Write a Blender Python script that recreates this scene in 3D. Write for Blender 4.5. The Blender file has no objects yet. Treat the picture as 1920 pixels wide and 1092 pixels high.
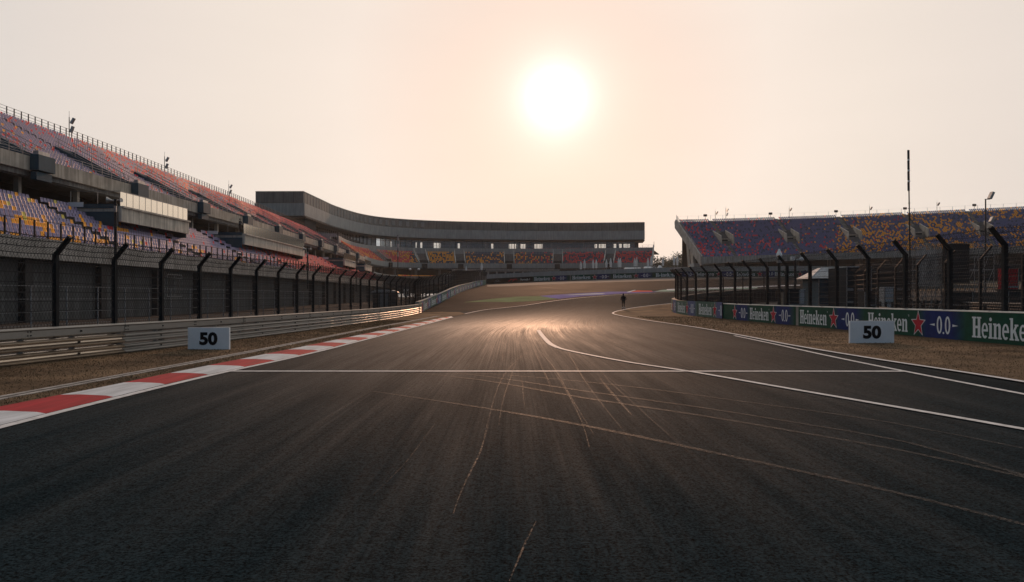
import bpy, math, random, bisect
import numpy as np
from mathutils import Vector, Matrix
from mathutils.geometry import delaunay_2d_cdt
random.seed(7)
R = math.radians
HAZE = 0.00011
sc = bpy.context.scene
col = sc.collection

# ------------------------------------------------------------------ camera
F, CX, HY, CH = 1500.0, 960.0, 557.0, 1.8
cam_d = bpy.data.cameras.new('camera'); cam = bpy.data.objects.new('camera', cam_d); col.objects.link(cam)
cam.location = (0, 0, CH); cam.rotation_euler = (R(90), 0, 0)
cam_d.sensor_width = 36; cam_d.lens = F / 1920 * 36; cam_d.shift_y = 11 / 1920
cam_d.clip_start = 0.1; cam_d.clip_end = 6000
sc.camera = cam

# ------------------------------------------------------------------ sky and sun
AZ = math.atan2(1042 - CX, F); EL = math.atan2(HY - 183, math.hypot(F, 82))
SUN = Vector((math.sin(AZ) * math.cos(EL), math.cos(AZ) * math.cos(EL), math.sin(EL)))
w = bpy.data.worlds.new('World'); sc.world = w; w.use_nodes = True
nt = w.node_tree; N = nt.nodes; L = nt.links; N.clear()
def nd(t, **k):
    n = N.new(t)
    for a, b in k.items(): setattr(n, a, b)
    return n
def wm(op, a, b=None, c=None):
    n = nd('ShaderNodeMath', operation=op)
    for i, v in enumerate((a, b, c)):
        if v is None: continue
        if isinstance(v, (int, float)): n.inputs[i].default_value = v
        else: L.new(v, n.inputs[i])
    return n.outputs[0]
out = nd('ShaderNodeOutputWorld')
sky = nd('ShaderNodeTexSky', sky_type='NISHITA'); sky.sun_disc = False
sky.sun_elevation = EL; sky.sun_rotation = AZ; sky.dust_density = 4.0; sky.air_density = 1.5; sky.ozone_density = 1.5
bg1 = nd('ShaderNodeBackground'); bg1.inputs[1].default_value = 0.003; L.new(sky.outputs[0], bg1.inputs[0])
tc = nd('ShaderNodeTexCoord')
dt = nd('ShaderNodeVectorMath', operation='DOT_PRODUCT'); L.new(tc.outputs['Generated'], dt.inputs[0]); dt.inputs[1].default_value = SUN
t = dt.outputs['Value']
mr = nd('ShaderNodeMapRange'); L.new(t, mr.inputs[0]); mr.inputs[1].default_value = -1; mr.inputs[2].default_value = 1
rp = nd('ShaderNodeValToRGB'); L.new(mr.outputs[0], rp.inputs[0])
SKYR = [(0.0, (.05, .10, .16)), (0.32, (.10, .16, .22)), (0.5, (.42, .43, .44)), (0.65, (.58, .56, .55)), (0.84, (.68, .635, .60)), (0.905, (.73, .668, .622)), (0.94, (.80, .71, .645)), (0.97, (.85, .75, .67)), (0.985, (.875, .765, .69)), (1.0, (.85, .665, .585))]
els = rp.color_ramp.elements
while len(els) < len(SKYR): els.new(0.5)
for e, (p, c) in zip(els, SKYR): e.position = p; e.color = (*c, 1)
# thin uneven haze bands
nz = nd('ShaderNodeTexNoise'); nz.inputs['Scale'].default_value = 2.2; nz.inputs['Detail'].default_value = 5
mp = nd('ShaderNodeMapping'); mp.inputs['Scale'].default_value = (1, 1, 5); L.new(tc.outputs['Generated'], mp.inputs[0]); L.new(mp.outputs[0], nz.inputs[0])
hz = wm('MULTIPLY_ADD', nz.outputs[0], 0.10, 0.95)
sc_ = nd('ShaderNodeVectorMath', operation='SCALE'); L.new(rp.outputs[0], sc_.inputs[0]); L.new(hz, sc_.inputs['Scale'])
bg2 = nd('ShaderNodeBackground'); L.new(sc_.outputs[0], bg2.inputs[0]); bg2.inputs[1].default_value = 1.0
om = wm('SUBTRACT', 1.0, t)
g1 = wm('MULTIPLY', wm('EXPONENT', wm('MULTIPLY', om, -1 / 0.00060)), .65)
g2 = wm('MULTIPLY', wm('EXPONENT', wm('MULTIPLY', om, -1 / 0.0024)), 0.20)
bg3 = nd('ShaderNodeBackground'); bg3.inputs[0].default_value = (1, .93, .95, 1); L.new(wm('ADD', g1, g2), bg3.inputs[1])
a1 = nd('ShaderNodeAddShader'); L.new(bg1.outputs[0], a1.inputs[0]); L.new(bg2.outputs[0], a1.inputs[1])
a2 = nd('ShaderNodeAddShader'); L.new(a1.outputs[0], a2.inputs[0]); L.new(bg3.outputs[0], a2.inputs[1])
L.new(a2.outputs[0], out.inputs[0])
sd = bpy.data.lights.new('sun', 'SUN'); sd.energy = 1.45; sd.angle = R(1.5); sd.color = (1, .54, .31)
so = bpy.data.objects.new('sun', sd); col.objects.link(so); so.rotation_euler = SUN.to_track_quat('Z', 'Y').to_euler(); so.location = (0, -5, 60)
sc.view_settings.view_transform = 'Standard'; sc.view_settings.look = 'None'; sc.view_settings.exposure = 0.0; sc.view_settings.gamma = 1.0
sc.render.film_transparent = False
sc.cycles.use_denoising = True
sc.cycles.max_bounces = 6; sc.cycles.transparent_max_bounces = 16

# ------------------------------------------------------------------ terrain height
FT = [(-100, 0), (58, 0), (80, .10), (91, .33), (100, .85), (108, 1.5), (116, 2.1), (130, 2.7), (165, 3.8), (200, 5.3), (212, 5.6), (3000, 5.6)]
GT = [(-3000, .5), (-40, .6), (-28, .9), (-16, 2.9), (-11, 4.65), (-6.7, 4.96), (5.4, 5.54), (41.4, 6.83), (66.6, 7.3), (120, 7.6), (3000, 7.6)]
def tab(T, v):
    for (a, p), (b, q) in zip(T, T[1:]):
        if v <= b: return p + (q - p) * max(0, (v - a)) / (b - a)
    return T[-1][1]
_fs = [sum(tab(FT, y + k) for k in range(-4, 5)) / 9 for y in range(-100, 400)]
_gs = [sum(tab(GT, x + .5 * k) for k in range(-4, 5)) / 9 / 5.3 for x in range(-200, 200)]
def lut(T, v, o):
    v = min(max(v - o, 0), len(T) - 1.001); i = int(v); return T[i] + (T[i + 1] - T[i]) * (v - i)
def H(x, y): return lut(_fs, y, -100) * lut(_gs, x, -200)
def at(px, py, Y): return Vector(((px - CX) * Y / F, Y, CH + (HY - py) * Y / F))
def G(px, py):
    """the point of the ground seen at that pixel of the photograph"""
    def g(Y): return CH + (HY - py) * Y / F - H((px - CX) * Y / F, Y)
    Y = 2.0
    while g(Y) > 0 and Y < 400: Y += 0.5
    a, b = Y - 0.5, Y
    for _ in range(20):
        m = (a + b) / 2
        if g(m) > 0: a = m
        else: b = m
    return Vector(((px - CX) * a / F, a))

# ------------------------------------------------------------------ materials
def mat(name, c, rough=.7, metal=0, var=.12, scale=3.0, bump=0.0, bscale=40, c2=None, stretch=(1, 1, 1), detail=6, spec=.2, streak=0):
    m = bpy.data.materials.new(name); m.use_nodes = True; t = m.node_tree; n = t.nodes; l = t.links
    b = n['Principled BSDF']; b.inputs['Roughness'].default_value = rough; b.inputs['Metallic'].default_value = metal
    b.inputs['Specular IOR Level'].default_value = spec
    tc = n.new('ShaderNodeTexCoord'); mp = n.new('ShaderNodeMapping'); mp.inputs['Scale'].default_value = stretch; l.new(tc.outputs['Object'], mp.inputs[0])
    nz = n.new('ShaderNodeTexNoise'); nz.inputs['Scale'].default_value = scale; nz.inputs['Detail'].default_value = detail; nz.inputs['Roughness'].default_value = .62; l.new(mp.outputs[0], nz.inputs[0])
    rp = n.new('ShaderNodeValToRGB'); l.new(nz.outputs[0], rp.inputs[0])
    c2 = c2 or [min(1, v * (1 + var * 1.5)) for v in c]
    rp.color_ramp.elements[0].position = .32; rp.color_ramp.elements[0].color = (*[v * (1 - var) for v in c], 1)
    rp.color_ramp.elements[1].position = .68; rp.color_ramp.elements[1].color = (*c2, 1)
    o = rp.outputs[0]
    if streak:   # rain stains running down
        m2 = n.new('ShaderNodeMapping'); m2.inputs['Scale'].default_value = (1.5, 1.5, .12); l.new(tc.outputs['Object'], m2.inputs[0])
        z2 = n.new('ShaderNodeTexNoise'); z2.inputs['Scale'].default_value = 2; z2.inputs['Detail'].default_value = 5; l.new(m2.outputs[0], z2.inputs[0])
        r2 = n.new('ShaderNodeMapRange'); r2.inputs[1].default_value = .4; r2.inputs[2].default_value = .65; r2.inputs[3].default_value = 1 - streak; r2.inputs[4].default_value = 1.08; l.new(z2.outputs[0], r2.inputs[0])
        v = n.new('ShaderNodeVectorMath'); v.operation = 'SCALE'; l.new(o, v.inputs[0]); l.new(r2.outputs[0], v.inputs['Scale']); o = v.outputs[0]
    l.new(o, b.inputs['Base Color'])
    if bump:
        z = n.new('ShaderNodeTexNoise'); z.inputs['Scale'].default_value = bscale; z.inputs['Detail'].default_value = 4; l.new(mp.outputs[0], z.inputs[0])
        bm = n.new('ShaderNodeBump'); bm.inputs['Strength'].default_value = bump; bm.inputs['Distance'].default_value = .02; l.new(z.outputs[0], bm.inputs['Height']); l.new(bm.outputs[0], b.inputs['Normal'])
    return m
M = {}
M['concrete'] = mat('concrete', (.40, .36, .31), .85, var=.18, scale=.7, bump=.3, bscale=8, streak=.3)
M['balcony'] = mat('balcony_concrete', (.58, .52, .44), .85, var=.15, scale=.7, streak=.3)
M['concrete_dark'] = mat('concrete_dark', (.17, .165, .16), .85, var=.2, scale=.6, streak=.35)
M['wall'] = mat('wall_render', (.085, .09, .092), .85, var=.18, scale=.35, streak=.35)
M['parapet'] = mat('parapet_concrete', (.35, .33, .305), .85, var=.15, scale=.8, streak=.3)
M['teal'] = mat('teal_and_shade', (.028, .065, .09), .6, var=.15, scale=1)  # kiosk's own teal; on stand boxes and cheeks, shade put into colour
M['tread'] = mat('terrace_concrete', (.14, .14, .14), .9, var=.2, scale=1)
M['black'] = mat('black_steel', (.016, .018, .021), .5, var=.2, scale=5)
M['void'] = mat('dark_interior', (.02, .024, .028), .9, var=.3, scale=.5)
M['steel'] = mat('galvanised_steel', (.38, .37, .36), .42, .75, var=.2, scale=2, streak=.25)
M['rail'] = mat('guardrail_steel', (.27, .265, .25), .48, .75, var=.10, scale=.8, stretch=(1, .3, 3), streak=0)
M['rail_glint'] = mat('glinting_guardrail_steel', (.50, .44, .37), .28, .9, var=.25, scale=1.0, stretch=(1, .2, 3), c2=(.70, .58, .45))  # warm sun glints of the near section put into the colour
M['handrail'] = mat('handrail_steel', (.22, .23, .24), .4, .6, var=.1)
M['wire'] = mat('fence_wire', (.02, .02, .022), .7, 0, var=.2, spec=.2)
M['post'] = mat('fence_post', (.012, .013, .015), .7, 0, var=.3, scale=4, spec=.15)
M['white'] = mat('white_paint', (.72, .73, .74), .5, var=.08, scale=2, bump=.05)
M['signwhite'] = mat('sign_white', (.86, .86, .88), .6, var=.05, scale=1.5)
M['digit'] = mat('black_print', (.008, .008, .010), .5, var=.1)
M['letter'] = mat('letter_print', (.62, .66, .68), .5, var=.06)
M['red'] = mat('red_print', (.42, .012, .03), .5, var=.1)
M['kerb_red'] = mat('kerb_red_paint', (.29, .009, .016), .7, var=.28, stretch=(3, .35, 1), scale=1.6, bump=.1, bscale=30, spec=.12)
M['kerb_white'] = mat('kerb_white_paint', (.46, .48, .50), .7, var=.2, stretch=(3, .35, 1), scale=1.6, bump=.1, bscale=30, spec=.12)
M['line'] = mat('line_paint', (.50, .50, .50), .7, var=.22, scale=6, bump=.1, bscale=60, spec=.12)
M['verge'] = mat('dry_verge', (.075, .052, .034), .95, var=.5, scale=.45, bump=.3, bscale=30, c2=(.17, .115, .070), detail=12, spec=.05)
M['earth'] = mat('earth', (.075, .062, .045), .95, var=.35, scale=.4, bump=.5, bscale=6, c2=(.10, .085, .06), spec=.1)
M['service'] = mat('service_gravel', (.085, .07, .06), .95, var=.3, scale=.5, bump=.4, bscale=10, c2=(.12, .10, .085), spec=.1)
M['cladding'] = mat('roof_cladding', (.15, .15, .145), .55, var=.12, scale=.4, streak=.2)
M['clad_pale'] = mat('pale_cladding', (.30, .315, .31), .6, var=.08, scale=.3, streak=.15)
M['mullion'] = mat('mullion', (.03, .035, .038), .5, var=.1)
M['tree'] = mat('foliage', (.04, .055, .035), .8, var=.3)
M['bark'] = mat('bark', (.06, .045, .035), .9, var=.2)
M['canvas'] = mat('parasol_canvas', (.55, .57, .58), .8, var=.08)
M['skin'] = mat('skin', (.35, .2, .14), .6, var=.05)
M['cloth_black'] = mat('black_cloth', (.012, .013, .017), .85, var=.2, scale=20)
M['hair'] = mat('black_hair', (.01, .009, .009), .6, var=.1)
M['roofmetal'] = mat('pale_roof_sheet', (.42, .44, .46), .5, .1, var=.12, scale=2)
SEATC = {'lilac': (.25, .22, .345), 'orange': (.85, .36, .04), 'red': (.66, .045, .06), 'yellow': (.62, .50, .10), 'navy': (.05, .065, .12), 'coral': (.72, .13, .12), 'blue': (.105, .12, .25)}  # blue: lilac seats of the right stand with shade put into the colour
SK = list(SEATC)
SM = [mat('seat_' + k, c, .5, var=.10, scale=.9) for k, c in SEATC.items()]
def flatmat(name, c, rough=.9): return mat(name, c, rough, var=.25, scale=.25, detail=8, spec=.012)
def glass(name, tint, mixf, rough=.03, gcol=(.9, .92, .92)):
    m = bpy.data.materials.new(name); m.use_nodes = True; n = m.node_tree.nodes; l = m.node_tree.links
    n.remove(n['Principled BSDF']); o = n['Material Output']
    tr = n.new('ShaderNodeBsdfTransparent'); tr.inputs[0].default_value = (*tint, 1)
    gl = n.new('ShaderNodeBsdfGlossy'); gl.inputs['Roughness'].default_value = rough; gl.inputs[0].default_value = (*gcol, 1)
    fr = n.new('ShaderNodeFresnel'); fr.inputs[0].default_value = 1.5
    ma = n.new('ShaderNodeMath'); ma.operation = 'MULTIPLY_ADD'; ma.inputs[1].default_value = 1; ma.inputs[2].default_value = mixf; ma.use_clamp = True
    l.new(fr.outputs[0], ma.inputs[0])
    mx = n.new('ShaderNodeMixShader'); l.new(ma.outputs[0], mx.inputs[0]); l.new(tr.outputs[0], mx.inputs[1]); l.new(gl.outputs[0], mx.inputs[2]); l.new(mx.outputs[0], o.inputs[0])
    return m
M['glass'] = glass('window_glass', (.62, .68, .70), .12)
M['balcony_glass'] = glass('balcony_glass', (.55, .62, .58), .20, .15, (.82, .76, .66))

# asphalt: aggregate, lateral streaks of rubber running along the racing line (uv), varied gloss
def asphalt(name, c, streaks=True):
    m = bpy.data.materials.new(name); m.use_nodes = True; t = m.node_tree; n = t.nodes; l = t.links
    b = n['Principled BSDF']; uv = n.new('ShaderNodeUVMap'); uv.uv_map = 'UVMap'; tc = n.new('ShaderNodeTexCoord')
    def noise(vec, scale, detail=5, st=None, rough=.6):
        if st:
            mp = n.new('ShaderNodeMapping'); mp.inputs['Scale'].default_value = st; l.new(vec, mp.inputs[0]); vec = mp.outputs[0]
        z = n.new('ShaderNodeTexNoise'); z.inputs['Scale'].default_value = scale; z.inputs['Detail'].default_value = detail; z.inputs['Roughness'].default_value = rough; l.new(vec, z.inputs[0]); return z.outputs[0]
    def mrn(v, a, b_, c_, d):
        r = n.new('ShaderNodeMapRange'); r.inputs[1].default_value = a; r.inputs[2].default_value = b_; r.inputs[3].default_value = c_; r.inputs[4].default_value = d; l.new(v, r.inputs[0]); return r.outputs[0]
    def mth(op, a, b_):
        r = n.new('ShaderNodeMath'); r.operation = op
        for i, v in enumerate((a, b_)):
            if isinstance(v, (int, float)): r.inputs[i].default_value = v
            else: l.new(v, r.inputs[i])
        return r.outputs[0]
    grain = mth('ADD', mth('MULTIPLY', noise(tc.outputs['Object'], 34, 3, rough=.85), .65), mth('MULTIPLY', noise(tc.outputs['Object'], 9, 5, rough=.85), .35))
    patch = noise(tc.outputs['Object'], .22, 6)
    s1 = noise(uv.outputs[0], 1.0, 6, (1.6, .09, 1))
    s2 = noise(uv.outputs[0], 1.0, 5, (22, .06, 1), .7)
    st = mth('ADD', mth('MULTIPLY', s1, .45), mth('MULTIPLY', s2, .55))
    f = mth('MULTIPLY', mrn(grain, .42, .58, .1, 2.0), mrn(patch, .3, .7, .82, 1.18))
    f = mth('MULTIPLY', f, mrn(st, .38, .62, .87, 1.17) if streaks else 1.0)
    v = n.new('ShaderNodeVectorMath'); v.operation = 'SCALE'; v.inputs[0].default_value = c; l.new(f, v.inputs['Scale']); l.new(v.outputs[0], b.inputs['Base Color'])
    if streaks:   # rubber laid down and polished where the cars brake and turn in
        sx = n.new('ShaderNodeSeparateXYZ'); l.new(uv.outputs[0], sx.inputs[0])
        lat = mth('SUBTRACT', sx.outputs[0], -.3); lat = mth('EXPONENT', mth('MULTIPLY', mth('MULTIPLY', lat, lat), -.024), 0)
        wob = mth('MULTIPLY', s1, 26)
        lon = mth('MULTIPLY', mrn(mth('ADD', sx.outputs[1], wob), 14, 62, 0, 1), mrn(sx.outputs[1], 48, 100, 1, .2))
        lon = mth('MULTIPLY', lon, lon)
        pol = mth('MULTIPLY', mth('MULTIPLY', lat, lon), mth('MULTIPLY', mrn(s2, .35, .65, .45, 1.15), mrn(grain, .40, .60, .55, 1.3)))
        l.new(mrn(pol, 0, .8, .94, .60), b.inputs['Roughness']); l.new(mrn(pol, 0, .8, .004, .95), b.inputs['Specular IOR Level'])
    else:
        l.new(mrn(patch, .3, .7, .8, .7), b.inputs['Roughness']); b.inputs['Specular IOR Level'].default_value = .003
    bm = n.new('ShaderNodeBump'); bm.inputs['Strength'].default_value = .6; bm.inputs['Distance'].default_value = .012; l.new(grain, bm.inputs['Height']); l.new(bm.outputs[0], b.inputs['Normal'])
    return m
def broken(m, scale, st, lo, hi):
    n = m.node_tree.nodes; l = m.node_tree.links; tc = n.new('ShaderNodeTexCoord'); mp = n.new('ShaderNodeMapping'); mp.inputs['Scale'].default_value = st; l.new(tc.outputs['Object'], mp.inputs[0])
    z = n.new('ShaderNodeTexNoise'); z.inputs['Scale'].default_value = scale; z.inputs['Detail'].default_value = 5; z.inputs['Roughness'].default_value = .75; l.new(mp.outputs[0], z.inputs[0])
    r = n.new('ShaderNodeMapRange'); r.inputs[1].default_value = lo; r.inputs[2].default_value = hi; l.new(z.outputs[0], r.inputs[0]); l.new(r.outputs[0], n['Principled BSDF'].inputs['Alpha'])
M['asphalt'] = asphalt('asphalt', (.0092, .0172, .0214))
M['asphalt_runoff'] = asphalt('runoff_asphalt', (.018, .019, .020), False)
M['rubber'] = mat('shiny_rubber_trail', (.055, .046, .038), .66, var=.5, scale=14, bump=.3, bscale=50, spec=.28)
broken(M['rubber'], 22, (1, .5, 1), .42, .78)

# ------------------------------------------------------------------ mesh builder
class MB:
    def __init__(s): s.v = []; s.f = []; s.m = []; s.k = 0
    def face(s, pts, m=None):
        i = len(s.v); s.v += [tuple(p) for p in pts]; s.f.append(tuple(range(i, i + len(pts)))); s.m.append(s.k if m is None else m)
    def hull8(s, p):   # p: 4 bottom + 4 top, same winding
        i = len(s.v); s.v += [tuple(q) for q in p]
        for f in ((3, 2, 1, 0), (4, 5, 6, 7), (0, 1, 5, 4), (1, 2, 6, 5), (2, 3, 7, 6), (3, 0, 4, 7)):
            s.f.append(tuple(i + a for a in f)); s.m.append(s.k)
    def box(s, c, d, rz=0):
        x, y, z = d[0] / 2, d[1] / 2, d[2] / 2; ca, sa = math.cos(rz), math.sin(rz)
        s.hull8([(c[0] + a * ca - b * sa, c[1] + a * sa + b * ca, c[2] + h) for h in (-z, z) for a, b in ((-x, -y), (x, -y), (x, y), (-x, y))])
    def bar(s, a, b, w, h=None):
        a = Vector(a); b = Vector(b); h = h or w; d = (b - a)
        if d.length < 1e-6: return
        d.normalize(); u = d.cross(Vector((0, 0, 1)))
        if u.length < 1e-3: u = Vector((1, 0, 0))
        u.normalize(); v = u.cross(d)
        q = [u * (w / 2) * i + v * (h / 2) * j for i, j in ((-1, -1), (1, -1), (1, 1), (-1, 1))]
        s.hull8([a + e for e in q] + [b + e for e in q])
    def wire(s, a, b, w):   # three-sided thin wire
        a = Vector(a); b = Vector(b); d = (b - a)
        if d.length < 1e-6: return
        d.normalize(); u = d.cross(Vector((.3, .9, .1))).normalized(); v = u.cross(d); i = len(s.v)
        for p in (a, b):
            for k in range(3): an = k * 2.0944; s.v.append(tuple(p + (u * math.cos(an) + v * math.sin(an)) * w / 2))
        for k in range(3): s.f.append((i + k, i + (k + 1) % 3, i + 3 + (k + 1) % 3, i + 3 + k)); s.m.append(s.k)
    def tube(s, a, b, r, r2=None, n=8, cap=True):
        a = Vector(a); b = Vector(b); r2 = r if r2 is None else r2; d = (b - a).normalized(); u = d.cross(Vector((0, 0, 1)))
        if u.length < 1e-3: u = Vector((1, 0, 0))
        u.normalize(); v = u.cross(d); i = len(s.v)
        for p, q in ((a, r), (b, r2)):
            for k in range(n): an = k * 2 * math.pi / n; s.v.append(tuple(p + (u * math.cos(an) + v * math.sin(an)) * q))
        for k in range(n): s.f.append((i + k, i + (k + 1) % n, i + n + (k + 1) % n, i + n + k)); s.m.append(s.k)
        if cap: s.f.append(tuple(i + k for k in range(n - 1, -1, -1))); s.f.append(tuple(i + n + k for k in range(n))); s.m += [s.k, s.k]
    def build(s, name, mats, parent=None, local=False, smooth=False):
        me = bpy.data.meshes.new(name)
        v = s.v
        if parent is not None and not local:
            o = parent.location if parent.parent is None else parent.location + parent.parent.location
            v = [(a - o[0], b - o[1], c - o[2]) for a, b, c in v]
        me.from_pydata(v, [], s.f)
        for q in (mats if isinstance(mats, (list, tuple)) else [mats]): me.materials.append(q)
        if any(s.m): me.polygons.foreach_set('material_index', s.m)
        if smooth: me.polygons.foreach_set('use_smooth', [True] * len(me.polygons))
        me.update(); ob = bpy.data.objects.new(name, me); col.objects.link(ob)
        if parent is not None: ob.parent = parent
        return ob
def build_split(s, name, mats, parent):
    # every separate piece becomes a part of its own
    par = list(range(len(s.v)))
    def fnd(a):
        while par[a] != a: par[a] = par[par[a]]; a = par[a]
        return a
    for f in s.f:
        for a in f[1:]: par[fnd(a)] = fnd(f[0])
    g = {}
    for f, m in zip(s.f, s.m): g.setdefault(fnd(f[0]), []).append((f, m))
    for fs_ in g.values():
        q = MB(); mp = {}
        for f, m in fs_:
            for a in f:
                if a not in mp: mp[a] = len(q.v); q.v.append(s.v[a])
            q.f.append(tuple(mp[a] for a in f)); q.m.append(m)
        q.build(name, mats, parent)
MB.build_split = build_split
def tag(o, label=None, cat=None, group=None, kind=None):
    for k, v in (('label', label), ('category', cat), ('group', group), ('kind', kind)):
        if v: o[k] = v
    return o
def thing(name, label, cat, loc=(0, 0, 0), group=None, rz=0):
    o = bpy.data.objects.new(name, None); col.objects.link(o); o.location = loc; o.rotation_euler = (0, 0, rz); o.empty_display_size = .5
    return tag(o, label, cat, group)
def copy_tree(o, parent=None):
    c = o.copy(); col.objects.link(c); c.parent = parent
    for ch in list(o.children): copy_tree(ch, c)
    return c

class Path:
    def __init__(s, pts, step=1.0, smooth=True):
        P = [Vector(p[:2]) for p in pts]; q = []
        if smooth and len(P) > 2:
            E = [P[0] * 2 - P[1]] + P + [P[-1] * 2 - P[-2]]
            for i in range(1, len(E) - 2):
                n = max(2, int((E[i + 1] - E[i]).length / step))
                for k in range(n):
                    u = k / n; a, b, c, d = E[i - 1:i + 3]
                    q.append(.5 * ((2 * b) + (c - a) * u + (2 * a - 5 * b + 4 * c - d) * u * u + (3 * b - a - 3 * c + d) * u ** 3))
            q.append(P[-1])
        else: q = P
        s.p = q; s.c = [0]
        for a, b in zip(q, q[1:]): s.c.append(s.c[-1] + (b - a).length)
        s.L = s.c[-1]
    def at(s, t):
        i = min(max(bisect.bisect(s.c, t) - 1, 0), len(s.p) - 2); a, b = s.p[i], s.p[i + 1]; l = (b - a).length
        d = (b - a) / l; return a + d * (t - s.c[i]), d
    def tan(s, t):
        d = (s.at(min(t + 2, s.L - .01))[0] - s.at(max(t - 2, 0))[0]); return d.normalized()
    def off(s, t, d):   # d to the left of travel
        p, _ = s.at(t); g = s.tan(t); return Vector((p.x - g.y * d, p.y + g.x * d))
    def near_y(s, y):
        return min(range(0, int(s.L * 2)), key=lambda k: abs(s.at(k / 2)[0].y - y)) / 2
    def px(s, px, d=0):
        return min(range(0, int(s.L * 4)), key=lambda k: abs(CX + F * s.off(k / 4, d).x / max(s.off(k / 4, d).y, 1) - px)) / 4
def sweep(mb, path, prof, s0, s1, step=3.0, zf=None, closed=True, caps=True):
    """sweep a (d, z) profile along a path"""
    n = max(1, int(round((s1 - s0) / step))); rings = []
    for i in range(n + 1):
        t = s0 + (s1 - s0) * i / n; r = []
        for d, z in prof:
            p = path.off(t, d); r.append(len(mb.v)); mb.v.append((p.x, p.y, z + (zf(p.x, p.y) if zf else 0)))
        rings.append(r)
    m = len(prof)
    for a, b in zip(rings, rings[1:]):
        for k in range(m if closed else m - 1):
            mb.f.append((a[k], a[(k + 1) % m], b[(k + 1) % m], b[k])); mb.m.append(mb.k)
    if closed and caps: mb.f.append(tuple(rings[0][::-1])); mb.f.append(tuple(rings[-1])); mb.m += [mb.k, mb.k]
def rect(d0, d1, z0, z1): return [(d0, z0), (d1, z0), (d1, z1), (d0, z1)]

# ------------------------------------------------------------------ ground sheets
def inside(p, poly):
    x, y = p; c = False; j = len(poly) - 1
    for i in range(len(poly)):
        xi, yi = poly[i]; xj, yj = poly[j]
        if (yi > y) != (yj > y) and x < (xj - xi) * (y - yi) / (yj - yi) + xi: c = not c
        j = i
    return c
def sheet(name, poly, off, m, step=1.5, smooth=False):
    bd = []
    for a, b in zip(poly, poly[1:] + poly[:1]):
        a = Vector(a[:2]); b = Vector(b[:2]); n = max(1, int((b - a).length / step)); bd += [a + (b - a) * k / n for k in range(n)]
    pl = [(p.x, p.y) for p in bd]; xs = [p[0] for p in pl]; ys = [p[1] for p in pl]; pts = list(bd)
    y = math.floor(min(ys)) + .37
    while y < max(ys):
        x = math.floor(min(xs)) + .41
        while x < max(xs):
            if inside((x, y), pl): pts.append(Vector((x, y)))
            x += step
        y += step
    nb = len(bd); r = delaunay_2d_cdt(pts, [(i, (i + 1) % nb) for i in range(nb)], [], 1, 1e-5)
    me = bpy.data.meshes.new(name); me.from_pydata([(p.x, p.y, H(p.x, p.y) + off) for p in r[0]], [], [tuple(f) for f in r[2]]); me.materials.append(m)
    o = bpy.data.objects.new(name, me); col.objects.link(o)
    uvl = me.uv_layers.new(name='UVMap')
    for lp in me.loops: c = me.vertices[lp.vertex_index].co; uvl.data[lp.index].uv = (c.x, c.y)
    tag(o, kind='structure'); return o
def ribbon(mb, pts, wd, off, step=.8, smooth=True, taper=0):
    p = Path(pts, 1.0, smooth); n = max(2, int(p.L / step)); pr = None
    for i in range(n + 1):
        t = p.L * i / n; h = wd / 2 * (1 - taper * abs(2 * i / n - 1))
        a = p.off(min(t, p.L), h); b = p.off(min(t, p.L), -h); k = len(mb.v)
        mb.v += [(a.x, a.y, H(a.x, a.y) + off), (b.x, b.y, H(b.x, b.y) + off)]
        if pr is not None: mb.f.append((pr, pr + 1, k + 1, k)); mb.m.append(mb.k)
        pr = k

def grid_sheet(name, xs, ys, off, m, uvf=None, hole=None):
    me = bpy.data.meshes.new(name); nx = len(xs)
    v = [(x, y, H(x, y) + off) for y in ys for x in xs]
    f = [(j * nx + i, j * nx + i + 1, (j + 1) * nx + i + 1, (j + 1) * nx + i) for j in range(len(ys) - 1) for i in range(nx - 1)]
    me.from_pydata(v, [], f); me.materials.append(m); u = me.uv_layers.new(name='UVMap')
    for lp in me.loops:
        c = me.vertices[lp.vertex_index].co; u.data[lp.index].uv = uvf(c.x, c.y) if uvf else (c.x, c.y)
    o = bpy.data.objects.new(name, me); col.objects.link(o); return tag(o, kind='structure')
xs = [-3000, -1500, -800, -400, -200] + list(range(-150, 151, 5)) + [200, 400, 800, 1500, 3000]
ys = [-800, -300, -100] + list(range(-60, 60, 6)) + list(range(60, 216, 2)) + list(range(216, 320, 8)) + [340, 400, 600, 1000, 2000, 5000]
grid_sheet('ground', xs, ys, -.05, M['earth'])
def ashift(y): return 0.0022 * max(0, y - 35) ** 2
xs = [-19 + 1.5 * i for i in range(63)]
ys = list(range(-20, 56, 4)) + [56 + 1.0 * i for i in range(152)]
grid_sheet('track', xs, ys, .0, M['asphalt'], lambda x, y: (x - ashift(y), y))

# edges read off the photograph (world metres)
KIN = [(-7.2, -15), (-7.1, 5), (-7.1, 11.1), (-7.08, 14.75), (-6.95, 18.4), (-6.46, 25.1), (-6.2, 34.2), (-5.8, 49.1), (-5.45, 62), (-5.1, 70)]
KOUT = [(-8.5, -15), (-8.35, 5), (-8.3, 12.9), (-8.1, 15), (-7.95, 18.8), (-7.75, 23), (-7.55, 27), (-7.25, 34.2), (-6.8, 44.3), (-6.05, 62.8), (-5.3, 70)]
kin = Path(KIN); kout = Path(KOUT)
edge_px = [(833, 597.5), (860, 591), (902, 582.6), (940, 578), (980, 573.6), (1030, 566), (1082, 559.5), (1120, 556), (1159, 553), (1215, 550.5), (1277, 548), (1330, 546.5), (1400, 545)]
EDGE = [G(*p) for p in edge_px]
inner_px = [(1400, 632), (1300, 614), (1220, 602.5), (1170, 594), (1151, 589.5), (1150, 587), (1160, 583.5), (1184, 578.5), (1222, 573.5), (1262, 569.5)]
INNER = [Vector((10.6, -15)), Vector((10.6, 5)), Vector((10.7, 16.8)), Vector((10.4, 22.7)), Vector((10.3, 29.7))] + [G(*p) for p in inner_px]
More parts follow.
